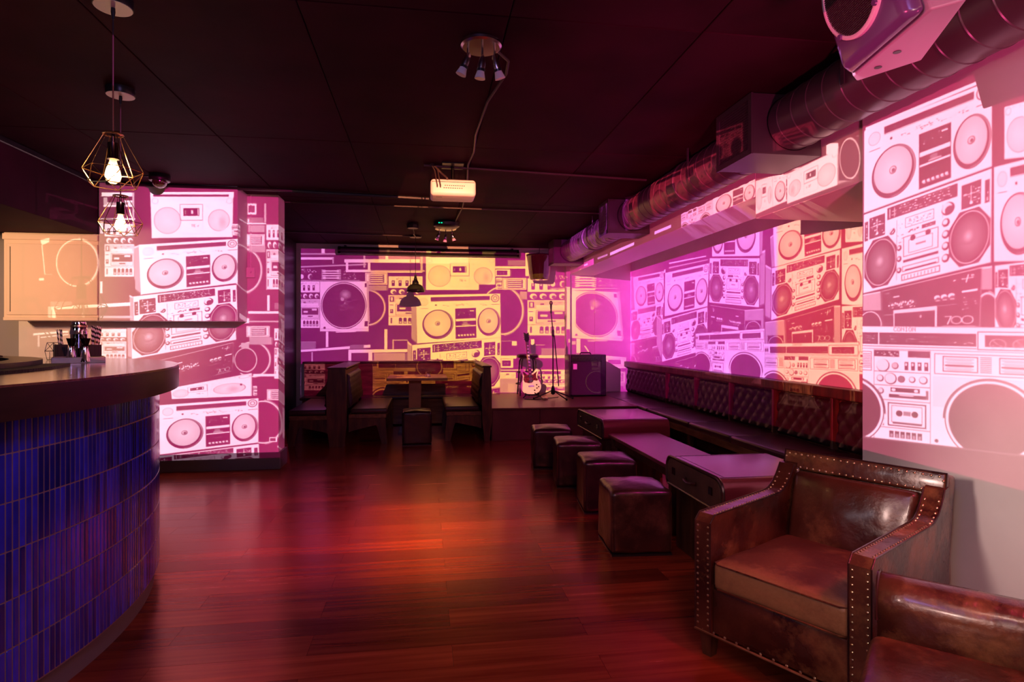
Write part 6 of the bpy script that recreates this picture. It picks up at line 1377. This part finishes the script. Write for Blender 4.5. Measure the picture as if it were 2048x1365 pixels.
# ================================================================ armchairs
def nail_row(bm, pts, sp, nrm, r=0.0052):
    """domed nails along a polyline"""
    pts = [Vector(p) for p in pts]; acc = 0
    for p, q in zip(pts, pts[1:]):
        L_ = (q-p).length; n = max(1, round(L_/sp)); 
        for i in range(n):
            c = p.lerp(q, (i+0.5)/n); z = Vector(nrm).normalized(); Mx = z.to_track_quat('Z', 'Y').to_matrix().to_4x4(); Mx.translation = c
            lathe(bm, [(r, 0), (r*0.9, r*0.35), (r*0.5, r*0.62), (r*0.05, r*0.7)], 7, M=Mx, cap=False)
            bm_ = bm
def armchair(loc, rz, label):
    """local frame: +x across, front at y=-D/2 facing -y"""
    t = thing('leather_armchair', label, 'armchair', loc, rz)
    W, D, AW = 0.345, 0.40, 0.075          # half width, half depth, arm thickness
    A0 = 0.60; LE = M['leather']
    # arms: side profile (y, z)
    def arm_prof():
        p = [(-D, 0.115), (-D, A0-0.03), (-D+0.03, A0)]
        for k in range(1, 9):
            f = k/8; p.append((-D+0.03+f*0.50, A0+0.012*f))
        for k in range(1, 9):
            f = k/8; p.append((0.13+0.155*f, A0+0.012+0.115*f**2.2))
        p += [(0.33, 0.735), (D-0.075, 0.60), (D-0.06, 0.115)]
        return p
    pr = arm_prof()
    for s in (-1, 1):
        b = B(); x0, x1 = sorted((s*W, s*(W-AW))); prism(b, pr, x0, x1, 'x'); bevel_all(b, 0.014, 3, 30)
        am = obj('arm', b, LE, t, smooth=True)
        # welts
        for xx in (s*(W-0.001), s*(W-AW+0.001)):
            obj('piping', tube(B(), [(xx, -D-0.001, 0.12), (xx, -D-0.001, A0-0.028), (xx, -D+0.028, A0+0.001)]+[(xx, y, z+0.001) for y, z in pr[3:19]], 0.0035, 6), M['leatherdk'], am, smooth=True)
        nb = B()
        for xx in (s*(W-0.013), s*(W-AW+0.013)):
            nail_row(nb, [(xx, -D-0.0005, 0.13), (xx, -D-0.0005, A0-0.035)], 0.026, (0, -1, 0))
            nail_row(nb, [(xx, -D+0.035, A0+0.0005), (xx, 0.13, A0+0.0125)], 0.021, (0, 0, 1), 0.0045)
            pp = [(xx, y, z+0.0005) for y, z in pr[11:18]]; nail_row(nb, pp, 0.021, (0, -0.8, 0.6), 0.0045)
        o = obj('nail_studs', nb, M['brass'], am, smooth=True); o['kind'] = 'stuff'
    # seat base
    b = B(); box(b, -W+AW, W-AW, -D+0.012, D-0.05, 0.115, 0.30, 0.010, 2); obj('seat_base', b, LE, t, smooth=True)
    nb = B(); nail_row(nb, [(-W+0.01, -D+0.004, 0.122), (W-0.01, -D+0.004, 0.122)], 0.05, (0, -1, 0), 0.006); o = obj('base_nails', nb, M['brass'], t, smooth=True); o['kind'] = 'stuff'
    obj('bottom_welt', tube(B(), [(-W, -D, 0.113), (W, -D, 0.113), (W, D-0.06, 0.113), (-W, D-0.06, 0.113)], 0.006, 6, closed=True), M['rail'], t, smooth=True)
    # seat cushion: crowned
    b = B(); box(b, -W+AW+0.004, W-AW-0.004, -D+0.004, 0.20, 0.300, 0.415, 0.024, 4)
    bmesh.ops.subdivide_edges(b, edges=[e for e in b.edges if e.calc_length() > 0.15], cuts=9, use_grid_fill=True)
    for v in b.verts:
        q = max(0, 1-(v.co.x/(W-AW))**2)*max(0, 1-((v.co.y+0.1)/0.31)**2)
        if v.co.z > 0.38: v.co.z += 0.030*q
        v.co.z += 0.004*math.sin(v.co.x*19)*math.sin(v.co.y*17)
    cu = obj('seat_cushion', b, M['leatherseat'], t, smooth=2)
    for z in (0.308, 0.408): obj('piping', tube(B(), [(-W+AW+0.012, 0.1, z), (-W+AW+0.008, -D+0.02, z), (-W+AW+0.03, -D+0.003, z), (W-AW-0.03, -D+0.003, z), (W-AW-0.008, -D+0.02, z), (W-AW-0.012, 0.1, z)], 0.0035, 6), M['leather'], cu, smooth=True)
    # back: raked frame with inset pad
    rk = Matrix.Translation((0, 0.215, 0.30)) @ Matrix.Rotation(math.radians(-13), 4, 'X')
    H_ = 0.50
    b = B(); box(b, -W+0.008, W-0.008, 0.03, 0.125, -0.16, H_, 0.016, 3, M=rk); bk = obj('backrest', b, LE, t, smooth=True)
    fr_ = B(); box(fr_, -W+0.006, W-0.006, -0.002, 0.04, H_-0.088, H_+0.004, 0.012, 3, M=rk)
    for s in (-1, 1): x0, x1 = sorted((s*(W-0.006), s*(W-0.088))); box(fr_, x0, x1, -0.002, 0.04, 0.24, H_-0.07, 0.012, 3, M=rk)
    obj('back_border', fr_, LE, bk, smooth=True)
    b = B(); box(b, -W+0.085, W-0.085, -0.055, 0.05, 0.02, H_-0.092, 0.03, 4, M=rk)
    bmesh.ops.subdivide_edges(b, edges=[e for e in b.edges if e.calc_length() > 0.12], cuts=7, use_grid_fill=True)
    inv = rk.inverted()
    for v in b.verts:
        l = inv @ v.co
        if l.y < -0.02:
            q = max(0, 1-(l.x/(W-0.085))**2)*max(0, 1-((l.z-0.21)/0.24)**2); l.y -= 0.035*q+0.003*math.sin(l.x*30+l.z*12); v.co = rk @ l
    pd = obj('back_cushion', b, LE, bk, smooth=2)
    nb = B(); R3 = rk.to_3x3(); nv = R3 @ Vector((0, -1, 0))
    def bpnt(x, z): return rk @ Vector((x, -0.0025, z))
    for off in (0.016, 0.076):
        nail_row(nb, [bpnt(-W+off, 0.30), bpnt(-W+off, H_-off), bpnt(W-off, H_-off), bpnt(W-off, 0.30)], 0.030, nv, 0.0055)
    o = obj('back_nails', nb, M['brass'], bk, smooth=True); o['kind'] = 'stuff'
    obj('piping', tube(B(), [rk @ Vector(p) for p in ((-W+0.006, 0.002, 0.25), (-W+0.006, 0.002, H_), (W-0.006, 0.002, H_), (W-0.006, 0.002, 0.25))], 0.004, 6), M['leatherdk'], bk, smooth=True)
    for sx in (-1, 1):
        for sy in (-1, 1):
            y = sy*(D-0.05) if sy < 0 else D-0.12; x = sx*(W-0.035)
            Lg = B(); q0, q1 = 0.030, 0.020
            lo = [Lg.verts.new((x+a*q1, y+c*q1, 0)) for a, c in ((-1, -1), (1, -1), (1, 1), (-1, 1))]; hi = [Lg.verts.new((x+a*q0, y+c*q0, 0.116)) for a, c in ((-1, -1), (1, -1), (1, 1), (-1, 1))]
            for i in range(4): Lg.faces.new((lo[i], lo[(i+1) % 4], hi[(i+1) % 4], hi[i]))
            Lg.faces.new(lo[::-1]); Lg.faces.new(hi); obj('leg', Lg, M['darkwood'], t)
    return t
armchair((1.655, 2.285, 0), math.radians(-61), 'worn brown leather armchair with brass nail studs, fully in view')
# second, rolled-arm club chair cropped by the frame
def club_chair(loc, rz, label):
    t = thing('club_chair', label, 'armchair', loc, rz); LE = M['leather']
    W, D = 0.50, 0.42
    for s in (-1, 1):
        def armp():
            p = []
            R = 0.085
            for k in range(13):
                a = -0.35*PI+k*(1.5*PI)/12; p.append((s*(W-0.075)+R*math.cos(a)*1.0*s, 0.505+R*math.sin(a)))
            return p
        b = B(); pts = [(s*(W-0.02), 0.06), (s*(W-0.01), 0.40)]+armp()+[(s*(W-0.155), 0.06)]
        prism(b, pts, -D, D, 'y'); 
        n_ = 8
        bevel_all(b, 0.012, 3, 55); bmesh.ops.subdivide_edges(b, edges=[e for e in b.edges if e.calc_length() > 0.5], cuts=10, use_grid_fill=True)
        for v in b.verts:
            v.co.x += 0.003*math.sin(v.co.y*21)*math.sin(v.co.z*17)
        obj('rolled_arm', b, LE, t, smooth=2)
        obj('arm_front_piping', tube(B(), [(x*1.0, -D-0.002, z) for x, z in armp()], 0.005, 6), M['leatherdk'], t, smooth=True)
    b = B(); box(b, -W+0.13, W-0.13, -D-0.02, D-0.18, 0.28, 0.42, 0.035, 4)
    bmesh.ops.subdivide_edges(b, edges=[e for e in b.edges if e.calc_length() > 0.15], cuts=8, use_grid_fill=True)
    for v in b.verts:
        if v.co.z > 0.37: v.co.z += 0.03*max(0, 1-(v.co.x/(W-0.13))**2)*max(0, 1-((v.co.y+0.1)/0.34)**2)
    obj('seat_cushion', b, LE, t, smooth=2)
    obj('seat_base', box(B(), -W+0.12, W-0.12, -D+0.02, D-0.02, 0.06, 0.28, 0.01, 2), LE, t, smooth=True)
    obj('backrest', box(B(), -W+0.10, W-0.10, D-0.20, D+0.02, 0.10, 0.72, 0.07, 5), LE, t, smooth=True)
    for sx in (-1, 1):
        for sy in (-1, 1): obj('leg', lathe(B(), [(0.02, 0), (0.028, 0.06)], 12, c=(sx*(W-0.1), sy*(D-0.06), 0)), M['darkwood'], t)
    return t
club_chair(CLUB[0], CLUB[1], 'brown leather club chair with a thick rolled arm, cut off by the right frame edge')
